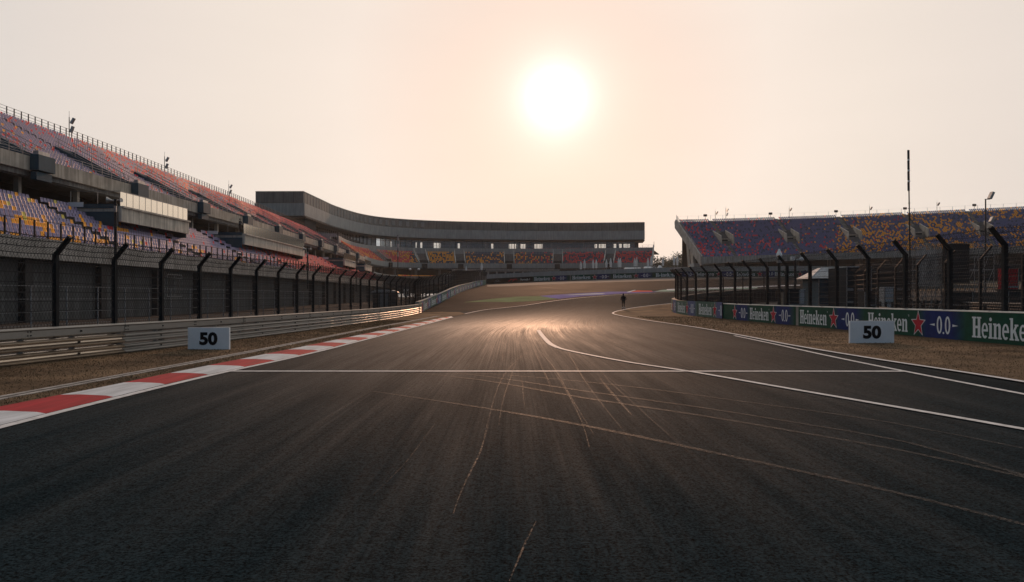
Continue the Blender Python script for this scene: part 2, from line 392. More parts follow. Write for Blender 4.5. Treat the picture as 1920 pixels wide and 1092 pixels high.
lv = [(-14.6, -16)] + [(p.x, p.y) for p in kout.p] + [tuple(G(850, 594)), tuple(G(872, 589)), tuple(G(862, 585.5)), tuple(G(830, 585)), tuple(G(790, 586.5)), (-11.2, 88)]
sheet('verge', lv, .02, M['verge'], 1.2)
rv = [(90, -16)] + [(p.x, p.y) for p in INNER] + [(25, 106), (40, 112), (60, 118), (90, 120)]
sheet('verge', rv, .02, M['verge'], 1.5)
sheet('yard', [(-33.5, 30), (-15, 8), (-13.2, 26), (-12, 40), (-10.9, 60), (-10.3, 80), (-11.5, 92), (-16, 120), (-30, 150), (-34, 120), (-33, 70)], .03, mat('yard_tarmac', (.028, .028, .028), .9, var=.3, scale=.4, spec=.05), 2.5)
sheet('service_ground', [(19.6, 5), (18.3, 62), (19.5, 88), (30, 104), (60, 114), (90, 116), (90, 5)], .05, M['service'], 1.6)

# painted run-off and bands
def pxpoly(name, pts, off, m, step=1.2): return sheet(name, [tuple(G(*p)) for p in pts], off, m, step)
pxpoly('runoff', [(794, 584.3), (830, 584.3), (872, 582.5), (880, 584.5), (902, 581.6), (980, 572.6), (1082, 558.6), (1159, 552), (1277, 547), (1420, 543.5), (1500, 541), (1560, 514), (1277, 519.8), (1000, 530.3), (912, 534.7), (880, 544), (834, 565.5), (806, 579.5)], .006, M['asphalt_runoff'], 1.6)
pxpoly('runoff_concrete', [(914, 538), (960, 537), (1080, 531.5), (1277, 526), (1500, 520), (1500, 513.5), (1277, 519.6), (1000, 530), (913, 534.6)], .014, mat('runoff_concrete', (.09, .083, .076), .9, var=.2, scale=.3), 1.6)
pg = flatmat('green_runoff_paint', (.10, .15, .07)); pp = flatmat('purple_runoff_paint', (.12, .11, .30)); pw = flatmat('white_runoff_paint', (.48, .48, .50)); pr_ = flatmat('red_runoff_paint', (.45, .06, .04)); pm = flatmat('mint_runoff_paint', (.25, .36, .30))
pxpoly('runoff_paint', [(868, 567.5), (905, 566.5), (955, 567), (1000, 565), (1045, 561), (1030, 558.5), (1012, 555.5), (965, 557), (920, 561)], .018, pg)
pxpoly('runoff_paint', [(1012, 555.5), (1030, 558.5), (1048, 560.6), (1100, 555.5), (1160, 551.5), (1222, 548.8), (1238, 547.2), (1180, 547.5), (1142, 547.6), (1075, 551)], .018, pp)
pxpoly('runoff_paint', [(1055, 554), (1080, 553.8), (1130, 552), (1135, 550.5), (1098, 551.3)], .026, pw)
pxpoly('runoff_paint', [(1174, 548.6), (1180, 548.6), (1193, 544.6), (1189, 544.4)], .027, pw)
pxpoly('runoff_paint', [(1182, 548.3), (1224, 547.6), (1222, 545.6), (1195, 544.8)], .025, pr_)
pxpoly('runoff_paint', [(1226, 547.3), (1252, 547), (1330, 544.5), (1420, 541), (1420, 538.5), (1330, 541), (1272, 542.3), (1240, 544.3)], .019, pm)
pxpoly('runoff_paint', [(1250, 544.6), (1272, 544.3), (1400, 540), (1500, 536), (1500, 534.5), (1400, 538), (1275, 541.8), (1250, 543)], .027, pw)

# ------------------------------------------------------------------ markings and kerbs
mk = MB()
ribbon(mk, [(p.x + .07, p.y) for p in kin.p[::4]] + [tuple(p) for p in EDGE], .17, .014)
ribbon(mk, [(p.x, p.y) for p in INNER], .18, .034)
ribbon(mk, [(9.5, -15), (9.44, 10), (9.46, 18.9), (9.62, 24.3), (9.95, 30), (10.28, 37)], .14, .012)
mk2 = MB(); mk2.bar((-6.7, 19.3, .012), (9.4, 19.28, .012), .23, .006)
sheet('road_marking', [(-6.8, 19.18), (9.4, 19.16), (9.4, 19.4), (-6.8, 19.42)], .012, M['line'], 3)
tag(mk.build('road_marking', M['line']), kind='structure')
mk = MB()
ribbon(mk, [(1.42, 43), (1.40, 38), (1.42, 33), (1.47, 30.2), (1.62, 28.2)], .20, .013, .3)
ribbon(mk, [(1.55, 28.9), (1.75, 27.3), (2.3, 25), (3.2, 21.9), (4.3, 19.1), (5.4, 15.6), (6.3, 12.8), (6.95, 10.7), (7.6, 8), (8.4, 4)], .15, .018, .3)
tag(mk.build('road_marking', M['line']), kind='structure')
mk = MB(); mk.k = 0
ribbon(mk, [tuple(G(*p)) for p in [(868, 558), (905, 557.6), (950, 557.2)]], .25, .02)
tag(mk.build('road_marking', M['rubber']), kind='structure')
# kerb: alternating raised blocks
kerb = thing('kerb', 'low red and white striped kerb along the left edge of the track', 'kerb', (-7.6, 12, 0))
s = 0.0; i = 0
Lk = kin.L
y = -14.2; blocks = []
def xat(path, y):
    for a, b in zip(path.p, path.p[1:]):
        if a.y <= y <= b.y: return a.x + (b.x - a.x) * (y - a.y) / (b.y - a.y)
    return path.p[-1].x
mbk = {0: MB(), 1: MB()}
i = 0
y0 = 12.27 - 2.05 * 12
while y0 < 69:
    y1 = min(y0 + 2.05, 69.4); m_ = MB(); n = 4
    for q in range(n):
        a = y0 + (y1 - y0) * q / n; b = y0 + (y1 - y0) * (q + 1) / n
        for (ya, yb) in ((a, b),):
            xi0, xi1, xo0, xo1 = xat(kin, ya) - .05, xat(kin, yb) - .05, xat(kout, ya), xat(kout, yb)
            def zz(x, y, e): return H(x, y) + e
            w0 = xi0 - xo0; w1 = xi1 - xo1
            pf = [(0, .012), (.12, .035), (.55, .055), (.9, .05), (1, .015)]
            for (u, e), (u2, e2) in zip(pf, pf[1:]):
                m_.face([(xi0 - w0 * u, ya, zz(xi0, ya, e)), (xi1 - w1 * u, yb, zz(xi1, yb, e)), (xi1 - w1 * u2, yb, zz(xi1, yb, e2)), (xi0 - w0 * u2, ya, zz(xi0, ya, e2))])
    red = i % 2 == 0
    m_.build('kerb_block', M['kerb_red'] if red else M['kerb_white'], kerb)
    y0 += 2.05; i += 1
# slot drain beside the kerb
dr = MB(); dpath = Path([(-9.6, -15), (-9.3, 5), (-9.0, 14), (-8.5, 25.5), (-7.95, 46), (-7.3, 60), (-6.6, 72)])
M['lip'] = mat('drain_lip', (.24, .23, .215), .9, var=.4, scale=3, streak=0)
sweep(dr, dpath, rect(-.17, -.05, 0, .032), 0, dpath.L, 1.5, H); sweep(dr, dpath, rect(.05, .17, 0, .032), 0, dpath.L, 1.5, H)
dr.k = 1; sweep(dr, dpath, rect(-.05, .05, 0, .024), 0, dpath.L, 1.5, H)
tag(dr.build('slot_drain', [M['lip'], M['void']]), 'narrow concrete slot drain running through the dry grass behind the kerb', 'drain')
# shiny tyre trails
tr = MB(); tl = MB()
M['rubber_long'] = mat('worn_rubber_trail', (.060, .050, .043), .68, var=.5, scale=14, bump=.3, bscale=50, spec=.25)
broken(M['rubber_long'], 34, (1, .8, 1), .42, .74)
def trail(px, wd, pair=None):
    P = [Vector((((x - CX) / F) * (CH * F / (y - HY)), CH * F / (y - HY))) for x, y in px]
    ribbon(tl, [tuple(p) for p in P], wd * 2.1, .009, .25, taper=.4)
trail([(740, 690), (900, 705), (1100, 735), (1300, 763), (1500, 795), (1700, 830), (1960, 905)], .05)
trail([(770, 700), (900, 713), (1100, 748), (1300, 778), (1500, 812), (1700, 848), (1960, 905)], .06)
trail([(700, 735), (900, 765), (1100, 800), (1300, 842), (1500, 885), (1700, 930), (1940, 990)], .055)
trail([(800, 695), (1000, 708), (1200, 728), (1400, 755), (1650, 790), (1960, 850)], .04)
def faint(px, wd):
    P = [Vector((((x - CX) / F) * (CH * F / (y - HY)), CH * F / (y - HY))) for x, y in px]; ribbon(tr, [tuple(p) for p in P], wd, .008, .25, taper=.6)
faint([(915, 800), (900, 850), (880, 890), (862, 930), (850, 965)], .022)
faint([(1005, 980), (985, 1020), (955, 1092)], .018)
faint([(1125, 710), (1145, 735), (1185, 780)], .06)
faint([(1040, 700), (1060, 730), (1090, 790), (1105, 840)], .02)
faint([(820, 790), (790, 830), (760, 870), (700, 930)], .012)
for k in range(70):
    x0 = random.gauss(-.8, 3.0); y0 = random.uniform(9, 45); ln = random.uniform(4, 22); cv = random.uniform(-.006, .012)
    a = x0 * .4 + 1.5
    ribbon(tr, [(x0 + cv * q * q * .3 + q * random.uniform(-.004, .004), y0 + q) for q in np.linspace(0, ln, 6)], random.uniform(.008, .03), .007, .5, taper=.8)
for k in range(20):   # arcs sweeping to the right hand apex
    x0 = random.uniform(-3.5, 4); y0 = random.uniform(24, 38); c = random.uniform(.0016, .0042)
    ln = random.uniform(20, 50)
    ribbon(tr, [(x0 + c * q * q, y0 + q) for q in np.linspace(0, ln, 9)], random.uniform(.02, .07), .007, .8, taper=.8)
tag(tl.build('tyre_marks', M['rubber_long']), 'long thin transverse tyre trails sweeping to the right edge', 'tyre marks', kind='stuff')
tag(tr.build('tyre_marks', M['rubber']), 'glossy curved tyre marks crossing the dark asphalt', 'tyre marks', kind='stuff')

# dry grass blades on the verges near the camera
gb = MB(); rnd = random.Random(3)
def blades(n, xf, ya, yb):
    for k in range(n):
        y = ya + (yb - ya) * rnd.random() ** 1.6; a, b = xf(y); x = rnd.uniform(a, b); h = rnd.uniform(.012, .035) * (1 + y / 60); an = rnd.uniform(0, 6.28); wd = .004 + y * .00022
        lx, ly = rnd.gauss(0, .03), rnd.gauss(0, .03); dx, dy = math.cos(an) * wd, math.sin(an) * wd; z = H(x, y) + .018
        gb.k = rnd.choice((0, 0, 1, 2)); gb.face([(x - dx, y - dy, z), (x + dx, y + dy, z), (x + lx, y + ly, z + h)])
arm = Path([(-14.8, 4), (-13.6, 14), (-13, 20.3), (-12.34, 25.7), (-11.5, 33.75), (-10.7, 45), (-10.0, 58.7), (-9.55, 72), (-9.5, 84)])
blades(26000, lambda y: (xat(arm, y) - .3, xat(dpath, y) - .2), 10, 60)
blades(7000, lambda y: (xat(dpath, y) + .2, xat(kout, y) - .05), 10, 50)
blades(30000, lambda y: (10.8, 18.4), 14, 70)
tag(gb.build('dry_grass', [mat('straw', (.135, .095, .056), .9, var=.2, spec=.1), mat('straw_brown', (.095, .066, .04), .9, var=.2, spec=.1), mat('dull_green_grass', (.075, .068, .038), .9, var=.2, spec=.1)]), 'short dry brown grass on the verges beside the track', 'grass', kind='stuff')

# ------------------------------------------------------------------ guardrail on the left
gr = thing('guardrail', 'long galvanised steel guardrail of three stacked beams in front of the left fence', 'guardrail', (-12.5, 24, 0))
def beam(zc, hh, single=False):
    # returns (d,z) profile, d negative = towards the track
    h = hh / 2
    if single: fr = [(0, -h), (-.03, -h * .98), (-.10, -h * .7), (-.10, h * .45), (-.13, h * .7), (-.12, h * .92), (0, h)]
    else: fr = [(-.0, -h * .96), (-.03, -h * .95), (-.12, -h * .80), (-.125, -h * .60), (-.04, -h * .18), (-.03, h * .10), (-.12, h * .30), (-.125, h * .48), (-.06, h * .80), (0, h * .90)]
    bk = [(d + .012, z * .97) for d, z in fr[::-1]]
    return [(d, z + zc) for d, z in fr + bk]
sj = arm.near_y(25.6); s = sj - 4.3 * 5; seg = 0
while s < arm.L - .3:
    e = min(s + 4.3, arm.L)
    if s >= -.1:
        near_sec = s < sj - .1
        for zi, (zc, hh) in enumerate(((.17, .32), (.50, .32), (.82, .30))):
            b = MB(); o = -.012 if seg % 2 else 0
            sweep(b, arm, [(d + o, z) for d, z in beam(zc, hh, zi == 2)], max(s, 0), min(e + .12, arm.L), 1.1, H)
            b.k = 1
            for zo in (-.05, .05):
                for ds in (.05, .17):
                    p = arm.off(max(s, 0) + ds, -.05 if zi < 2 else -.105); b.box((p.x, p.y, zc + zo * (1.4 if zi < 2 else 1) + H(p.x, p.y)), (.05, .03, .03))
            p = arm.off(min(e, arm.L) - 2.1, -.045 if zi < 2 else -.105); b.box((p.x, p.y, zc - .01 + H(p.x, p.y)), (.06, .045, .045))
            r = b.build('rail', [M['rail_glint'] if (near_sec and zi < 2) else M['rail'], M['black']], gr)
            if near_sec and zi < 2: tag(r, 'rail of the near section with sun glints put into its colour')
        for ds in (0.07, 2.1):
            pb = MB(); p = arm.off(min(max(s, 0) + ds, arm.L), .10); z = H(p.x, p.y); pb.box((p.x, p.y, z + .46), (.12, .09, 1.0)); pb.build('post', M['steel'], gr)
    s = e; seg += 1
eb = MB(); p = arm.off(arm.L, 0)
sweep(eb, arm, rect(-.14, .04, .05, .98), arm.L - .35, arm.L - .05, 1, H); eb.build('end_plate', M['kerb_red'], gr)

# ------------------------------------------------------------------ debris fences
def fence(name, label, path, s0, s1, sp, zb, zk, zt, over, side, pw=.15, mesh=.13, wire=.011, zlow=0.0, cab=.27, tube=False, sagk=.03, pm='post', group=None):
    """posts with cranked tops; side=+1: overhang to the left of travel"""
    p0 = path.off(s0, 0); f = thing(name, label, 'fence', (p0.x, p0.y, H(p0.x, p0.y)), group)
    n = int(round((s1 - s0) / sp)); net = MB(); cb = MB()
    L_ = [path.off(s0 + (s1 - s0) * i / n, 0) for i in range(n + 1)]; O_ = [path.off(s0 + (s1 - s0) * i / n, over * side) for i in range(n + 1)]
    for i, (a, o) in enumerate(zip(L_, O_)):
        b = MB(); z = H(a.x, a.y)
        tg = path.tan(s0 + (s1 - s0) * i / n); rz = math.atan2(tg.y, tg.x)
        b.box((a.x, a.y, z + (zb + zk) / 2), (pw, pw, zk - zb), rz)
        kx = Vector((a.x, a.y, z + zk - pw * .3)); tp = Vector((o.x, o.y, z + zt))
        b.bar(kx, tp + (tp - kx) * .06, pw * .95, pw * .8)
        b.build('post', M[pm], f)
    for i in range(n):
        a, b_ = L_[i], L_[i + 1]; oa, ob = O_[i], O_[i + 1]; za, zb_ = H(a.x, a.y), H(b_.x, b_.y)
        A = lambda u, z: Vector((a.x + (b_.x - a.x) * u, a.y + (b_.y - a.y) * u, za + (zb_ - za) * u + z))
        K = lambda u, v: Vector((a.x + (b_.x - a.x) * u + ((oa.x - a.x) * (1 - u) + (ob.x - b_.x) * u) * v, a.y + (b_.y - a.y) * u + ((oa.y - a.y) * (1 - u) + (ob.y - b_.y) * u) * v, za + (zb_ - za) * u + zk + (zt - zk) * v))
        Lb = (b_ - a).length
        for (fn, ht, z0) in ((A, zk - zlow, zlow), (K, math.hypot(over, zt - zk), 0)):
            pt = (lambda u, h: fn(u / Lb, z0 + h)) if fn is A else (lambda u, h: fn(u / Lb, h / ht))
            k = -int(ht / mesh * .6) - 1; asp = 1.7   # steepness of the diamonds
            u0 = -ht / asp
            while u0 < Lb:
                for flip in (0, 1):
                    # line u = u0 + h/asp
                    ha = max(0, -u0 * asp); hb = min(ht, (Lb - u0) * asp)
                    if hb > ha:
                        ua, ub = u0 + ha / asp, u0 + hb / asp
                        if flip: ua, ub = Lb - ua, Lb - ub
                        net.wire(pt(ua, ha), pt(ub, hb), wire)
                u0 += mesh
        z = zlow + .1
        while z < zk + .02:
            sg = random.uniform(.2, 1) * sagk; m_ = A(.5, z - sg); cb.wire(A(0, z), m_, wire * 2.6); cb.wire(m_, A(1, z), wire * 2.6); z += cab
        for v in (.35, .7, 1.0):
            sg = random.uniform(.3, 1) * sagk * 2; m_ = K(.5, v) - Vector((0, 0, sg)); cb.wire(K(0, v), m_, wire * 2.6); cb.wire(m_, K(1, v), wire * 2.6)
            for q in range(int(Lb / .35)): pq = K(q * .35 / Lb, v); cb.wire(pq + Vector((0, .03, -.03)), pq + Vector((0, -.03, .03)), wire * 2)
    cb.build('cable', M['wire'], f); net.build('wire_mesh', M['wire'], f)
    return f
lf = Path([(p.x - .55, p.y) for p in arm.p[::4]] + [(-10.05, 84)])
s0 = lf.near_y(23.6) - 2.85 * 3
fence('debris_fence', 'tall black cranked debris fence with wire mesh behind the left guardrail', lf, max(s0, 0), lf.L, 2.8, 0, 3.05, 3.5, .42, -1, pw=.13, zlow=.5)

# ------------------------------------------------------------------ lettering (slab serif wordmark, star, figures)
def curve_mesh(loops):
    cu = bpy.data.curves.new('tmp', 'CURVE'); cu.dimensions = '2D'; cu.fill_mode = 'BOTH'
    for lp in loops:
        s = cu.splines.new('POLY'); s.points.add(len(lp) - 1)
        for i, (x, y) in enumerate(lp): s.points[i].co = (x, y, 0, 1)
        s.use_cyclic_u = True
    o = bpy.data.objects.new('tmp', cu); col.objects.link(o); dg = bpy.context.evaluated_depsgraph_get(); me = bpy.data.meshes.new_from_object(o.evaluated_get(dg))
    r = ([(v.co.x, v.co.y) for v in me.vertices], [tuple(p.vertices) for p in me.polygons])
    bpy.data.objects.remove(o); bpy.data.curves.remove(cu); bpy.data.meshes.remove(me); return r
def font_mesh(txt, bold=0.0, align='CENTER'):
    cu = bpy.data.curves.new('tmp', 'FONT'); cu.body = txt; cu.offset = bold; cu.align_x = align; cu.size = 1; cu.resolution_u = 4
    o = bpy.data.objects.new('tmp', cu); col.objects.link(o); dg = bpy.context.evaluated_depsgraph_get(); me = bpy.data.meshes.new_from_object(o.evaluated_get(dg))
    r = ([(v.co.x, v.co.y) for v in me.vertices], [tuple(p.vertices) for p in me.polygons])
    bpy.data.objects.remove(o); bpy.data.curves.remove(cu); bpy.data.meshes.remove(me); return r
def arc(cx, cy, rx, ry, a0, a1, n=12): return [(cx + rx * math.cos(R(a0 + (a1 - a0) * i / n)), cy + ry * math.sin(R(a0 + (a1 - a0) * i / n))) for i in range(n + 1)]
gH = [[(0, 0), (.30, 0), (.30, .08), (.235, .08), (.235, .45), (.395, .45), (.395, .08), (.33, .08), (.33, 0), (.63, 0), (.63, .08), (.565, .08), (.565, .92), (.63, .92), (.63, 1), (.33, 1), (.33, .92), (.395, .92), (.395, .57), (.235, .57), (.235, .92), (.30, .92), (.30, 1), (0, 1), (0, .92), (.065, .92), (.065, .08), (0, .08)]]
ge = [arc(.21, .36, .21, .37, 0, 315, 20) + arc(.21, .36, .10, .25, 300, 190, 8) + [(.11, .32), (.42, .32)], [(.12, .42)] + arc(.21, .43, .085, .20, 160, 20, 8) + [(.30, .42)]]
gi = [[(0, 0), (.27, 0), (.27, .08), (.215, .08), (.215, .72), (0, .72), (0, .64), (.055, .64), (.055, .08), (0, .08)], arc(.135, .90, .085, .09, 0, 330, 11)]
gn = [[(0, 0), (.25, 0), (.25, .08), (.205, .08), (.205, .55)] + arc(.27, .52, .07, .09, 150, 20, 5) + [(.335, .08), (.29, .08), (.29, 0), (.54, 0), (.54, .08), (.485, .08), (.485, .50)] + arc(.36, .55, .125, .18, 0, 120, 6) + [(.205, .66), (.205, .72), (0, .72), (0, .64), (.055, .64), (.055, .08), (0, .08)]]
gk = [[(0, 0), (.25, 0), (.25, .08), (.205, .08), (.205, .30), (.25, .35), (.36, .08), (.31, .08), (.31, 0), (.56, 0), (.56, .08), (.52, .08), (.35, .46), (.46, .64), (.52, .64), (.52, .72), (.30, .72), (.30, .64), (.33, .64), (.205, .44), (.205, 1), (0, 1), (0, .92), (.055, .92), (.055, .08), (0, .08)]]
def word():
    loops = []; x = 0
    for g, wd in ((gH, .66), (ge, .45), (gi, .30), (gn, .57), (ge, .45), (gk, .58), (ge, .45), (gn, .57)):
        loops += [[(px + x, py) for px, py in lp] for lp in g]; x += wd
    loops += [arc(x + .06, .92, .05, .05, 0, 330, 11), arc(x + .06, .92, .032, .032, 0, 330, 11)]
    return loops, x
_wl, WW = word(); WORD = curve_mesh(_wl)
def star(r, ri=.42, rot=90): return [(r * (1 if k % 2 == 0 else ri) * math.cos(R(rot + 36 * k)), r * (1 if k % 2 == 0 else ri) * math.sin(R(rot + 36 * k))) for k in range(10)]
STAR_O = curve_mesh([star(.62)]); STAR_I = curve_mesh([star(.53)])
def zero(x): return [arc(x, .5, .17, .5, 0, 345, 23), arc(x, .5, .075, .37, 0, 345, 23)]
ZERO = curve_mesh(zero(.6) + zero(1.12) + [arc(.86, .06, .05, .06, 0, 330, 11)] + [[(-.05, .5), (.30, .43), (.30, .57)], [(1.77, .5), (1.42, .57), (1.42, .43)]])
def remap(path, g, s0, sgn, u0, v0, su, sv, off, zf, mb, side):
    """lay flat glyph geometry (verts, faces) on a wall that follows a path"""
    i = len(mb.v)
    for x, y in g[0]:
        p = path.off(min(max(s0 + sgn * (u0 + x * su), 0), path.L), off * side); mb.v.append((p.x, p.y, zf(p.x, p.y) + v0 + y * sv))
    for f in g[1]: mb.f.append(tuple(i + k for k in f)); mb.m.append(mb.k)
def banner_mat(name, green=(.005, .055, .034), blue=(.008, .022, .115), sun_haze=0):
    m = bpy.data.materials.new(name); m.use_nodes = True; t = m.node_tree; n = t.nodes; l = t.links; b = n['Principled BSDF']; b.inputs['Roughness'].default_value = .6; b.inputs['Specular IOR Level'].default_value = .12
    uv = n.new('ShaderNodeUVMap'); uv.uv_map = 'UVMap'; sp = n.new('ShaderNodeSeparateXYZ'); l.new(uv.outputs[0], sp.inputs[0]); rp = n.new('ShaderNodeValToRGB'); l.new(sp.outputs[0], rp.inputs[0])
    gr = [(0, green), (.56, green), (.64, blue), (.86, blue), (.97, green), (1, green)]
    while len(rp.color_ramp.elements) < len(gr): rp.color_ramp.elements.new(.5)
    for e, (p, c) in zip(rp.color_ramp.elements, gr): e.position = p; e.color = (*[v * (1 - sun_haze) + .22 * sun_haze for v in c], 1)
    tc = n.new('ShaderNodeTexCoord'); z = n.new('ShaderNodeTexNoise'); z.inputs['Scale'].default_value = 3; z.inputs['Detail'].default_value = 8; l.new(tc.outputs['Object'], z.inputs[0])
    mr = n.new('ShaderNodeMapRange'); mr.inputs[1].default_value = .35; mr.inputs[2].default_value = .7; mr.inputs[3].default_value = .85; mr.inputs[4].default_value = 1.25; l.new(z.outputs[0], mr.inputs[0])
    v = n.new('ShaderNodeVectorMath'); v.operation = 'SCALE'; l.new(rp.outputs[0], v.inputs[0]); l.new(mr.outputs[0], v.inputs['Scale']); l.new(v.outputs[0], b.inputs['Base Color'])
    return m
M['banner'] = banner_mat('printed_banner'); M['banner_sunlit'] = banner_mat('sun_hazed_printed_banner', (.03, .11, .07), (.05, .07, .22), .25)  # second banner: haze of sun mixed into the print colours
def banner(wall, path, s0, sgn, ln, ht, zf, side, mt, off=.02, z0=.02, parts=('w', 's', 'z'), clip=(0, 1)):
    """one printed repeat: wordmark, star, figures"""
    me = bpy.data.meshes.new('banner'); n = 12; v = []; f = []; uvs = []; o = wall.location
    a, b = clip
    for i in range(n + 1):
        u = a + (b - a) * i / n; p = path.off(min(max(s0 + sgn * u * ln, 0), path.L), off * side)
        for z in (z0, ht): v.append((p.x - o.x, p.y - o.y, zf(p.x, p.y) + z - o.z))
    for i in range(n): f.append((2 * i, 2 * i + 2, 2 * i + 3, 2 * i + 1))
    me.from_pydata(v, [], f); me.materials.append(mt); ul = me.uv_layers.new(name='UVMap')
    for lp in me.loops: ul.data[lp.index].uv = (a + (b - a) * (lp.vertex_index // 2) / n, lp.vertex_index % 2)
    ob = bpy.data.objects.new('banner', me); col.objects.link(ob); ob.parent = wall
    k = ht / 1.1; ks = ln / 8.6
    def sub(name, g, m, u0, v0, su, sv, of):
        mb = MB(); remap(path, g, s0, sgn, u0, v0, su, sv, of, zf, mb, side); q = mb.build(name, m, wall); q.parent = ob
    if 'w' in parts: sub('lettering', WORD, M['letter'], .25 * ks, .17 * k, 3.75 * ks / WW, .76 * k, off + .006)
    if 's' in parts:
        sub('star_outline', STAR_O, M['letter'], 4.85 * ks, .54 * k, 1.0 * ks, .95 * k, off + .006); sub('star', STAR_I, M['red'], 4.85 * ks, .54 * k, 1.0 * ks, .95 * k, off + .012)
    if 'z' in parts: sub('lettering', ZERO, M['letter'], 5.8 * ks, .20 * k, 1.15 * ks, .70 * k, off + .006)
    return ob

# right pit wall with banners
rw = Path([(19.8, 4), (19.2, 15), (18.6, 29), (18.1, 40), (17.55, 52), (17.0, 64.3)])
wt = thing('barrier_wall', 'long straight concrete barrier with green and blue lettered banners on the right', 'wall', (18.2, 38, 0))
b = MB(); sweep(b, rw, rect(0, -.32, 0, 1.2), 0, rw.L, 2, H); b.build('block', M['parapet'], wt)
b = MB(); sweep(b, rw, [(.035, 1.202), (-.36, 1.202), (-.36, 1.25), (.035, 1.25)], 0, rw.L, 2, H); b.build('coping', mat('sunlit_coping', (.85, .80, .72), .4, var=.10, scale=2, spec=.5), wt)  # pale colour paints in the sun's gleam along the wall top
b = MB()
for s in range(3, int(rw.L), 3): p = rw.off(s, .02); b.box((p.x, p.y, 1.265), (.12, .05, .03))
b.build('bolt', M['steel'], wt)
star_ss = [rw.near_y(y) for y in (36.0 - 17.2, 36.0 - 8.6, 36.0, 44.7, 53.3, 61.6)]
for i, ss in enumerate(star_ss):
    s0 = ss + 4.85
    if s0 > rw.L: banner(wt, rw, s0, -1, 8.6, 1.195, H, 1, M['banner'], clip=((s0 - rw.L) / 8.6, 1), parts=('w', 's', 'z') if s0 - .25 <= rw.L + .3 else ('s', 'z'))
    else: banner(wt, rw, s0, -1, 8.6, 1.195, H, 1, M['banner'])
# curved end section
rc = Path([(16.9, 64.3), (16.4, 73.6), (16.55, 81), (17.6, 88), (20, 94.5), (24, 100), (30, 104), (37, 106)], .5)
ct = thing('barrier_wall', 'curved banner barrier at the apex, coloured pale with sun haze, standing beyond the straight barrier', 'wall', (16.5, 75, 0))
b = MB(); sweep(b, rc, rect(0, -.5, 0, 1.32), 0, rc.L, 1, H); b.build('block', M['black'], ct)
for k, s0 in enumerate((rc.near_y(66.5) + 4.6, rc.near_y(66.5) + 4.6 + 8.6, rc.near_y(66.5) + 4.6 + 17.2)):
    c0 = max(0, (s0 - 8.6) * 0)
    banner(ct, rc, s0, -1, 8.4, 1.34, H, 1, M['banner_sunlit'], clip=(0, min(1, s0 / 8.4)))
b = MB(); sweep(b, rc, rect(.0, .05, 0, 1.3), rc.near_y(66.5) + 4.6 + 17.2, rc.L, 1, H); b.build('sheeting', M['concrete'], ct)

# left banner wall running up to the far corner
lwp = [G(786, 588.2), G(800, 581), G(815, 573), G(833, 564.6), G(855, 553), G(877, 543.5), (G(893, 538)), G(911, 534.3)]
lw = Path([tuple(p) for p in lwp], .8)
lt = thing('barrier_wall', 'low banner wall climbing away beneath the far left fence', 'wall', (lwp[0].x, lwp[0].y, 0))
b = MB(); sweep(b, lw, rect(.02, .4, 0, 1.2), 0, lw.L, 2, H); b.build('block', M['parapet'], lt)
s0 = -2.0
while s0 < lw.L - 1:
    c0 = max(0, -s0 / 8.6); c1 = min(1, (lw.L - s0) / 8.6)
    banner(lt, lw, s0, 1, 8.6, 1.2, H, -1, M['banner_sunlit'], clip=(c0, c1), parts=('w', 's', 'z') if c0 == 0 and c1 == 1 else ('s', 'z') if c1 == 1 else ())
    s0 += 8.6
lfp = Path([(p[0] - .45, p[1]) for p in [tuple(q) for q in lwp]], .8)
fence('debris_fence', 'dark debris fence on top of the banner wall climbing to the far corner', lfp, 0.5, lfp.L, 3.3, 0, 3.2, 3.7, .45, -1, pw=.16, mesh=.28, wire=.016, zlow=1.1, cab=.4)

# far green wall
gwp = [(911, 206), (1000, 204), (1140, 200), (1277, 196), (1500, 185), (1620, 178), (1800, 166)]
gw = Path([((px - CX) * Y / F, Y) for px, Y in gwp], 2)
gt = thing('barrier_wall', 'far green lettered banner wall along the top of the banked corner', 'wall', (10, 203, 5.5))
def Hf(x, y): return H(x, y) + .02
b = MB(); sweep(b, gw, rect(0, .5, -.3, 1.3), 0, gw.L, 4, Hf); b.build('block', M['concrete_dark'], gt)
sA = gw.px(1000)
black_b = flatmat('black_banner', (.006, .012, .014), .5)
b = MB(); sweep(b, gw, rect(-.04, -.02, .05, 1.35), 0.2, sA, 3, Hf); bb = b.build('banner', black_b, gt); tag(bb, 'black banner at the left end of the wall')
FT1 = font_mesh('Formula 1', .01, 'LEFT')
b = MB(); remap(gw, FT1, gw.px(975), 1, 0, .42, .62, .75, -.06, Hf, b, 1); q = b.build('lettering', M['letter'], gt); q.parent = bb
lg = MB()   # slanted red emblem and small white script mark
remap(gw, ([(0, 0), (.3, 0), (.9, .55), (2.2, .55), (2.4, .75), (.7, .75), (0, 0)][:6], [(0, 1, 2, 3, 4, 5)]), gw.px(953), 1, 0, .35, 1, .8, -.06, Hf, lg, 1)
remap(gw, ([(1.0, .0), (1.3, 0), (1.7, .35), (2.4, .35), (2.55, .48), (1.5, .48)], [(0, 1, 2, 3, 4, 5)]), gw.px(953), 1, 0, .35, 1, .8, -.06, Hf, lg, 1)
q = lg.build('emblem', M['red'], gt); q.parent = bb
lg = MB(); remap(gw, curve_mesh([arc(0, 0, .45, .22, 0, 345, 23), arc(0, 0, .36, .15, 0, 345, 23), [(-.9, -.35), (.9, -.35), (.9, -.28), (-.9, -.28)]]), gw.px(933), 1, 0, .72, 1, 1, -.06, Hf, lg, 1); q = lg.build('emblem', M['handrail'], gt); q.parent = bb
s0 = sA + .1; k = 0
stars = [1034, 1115, 1193, 1273, 1347, 1425, 1500, 1575]
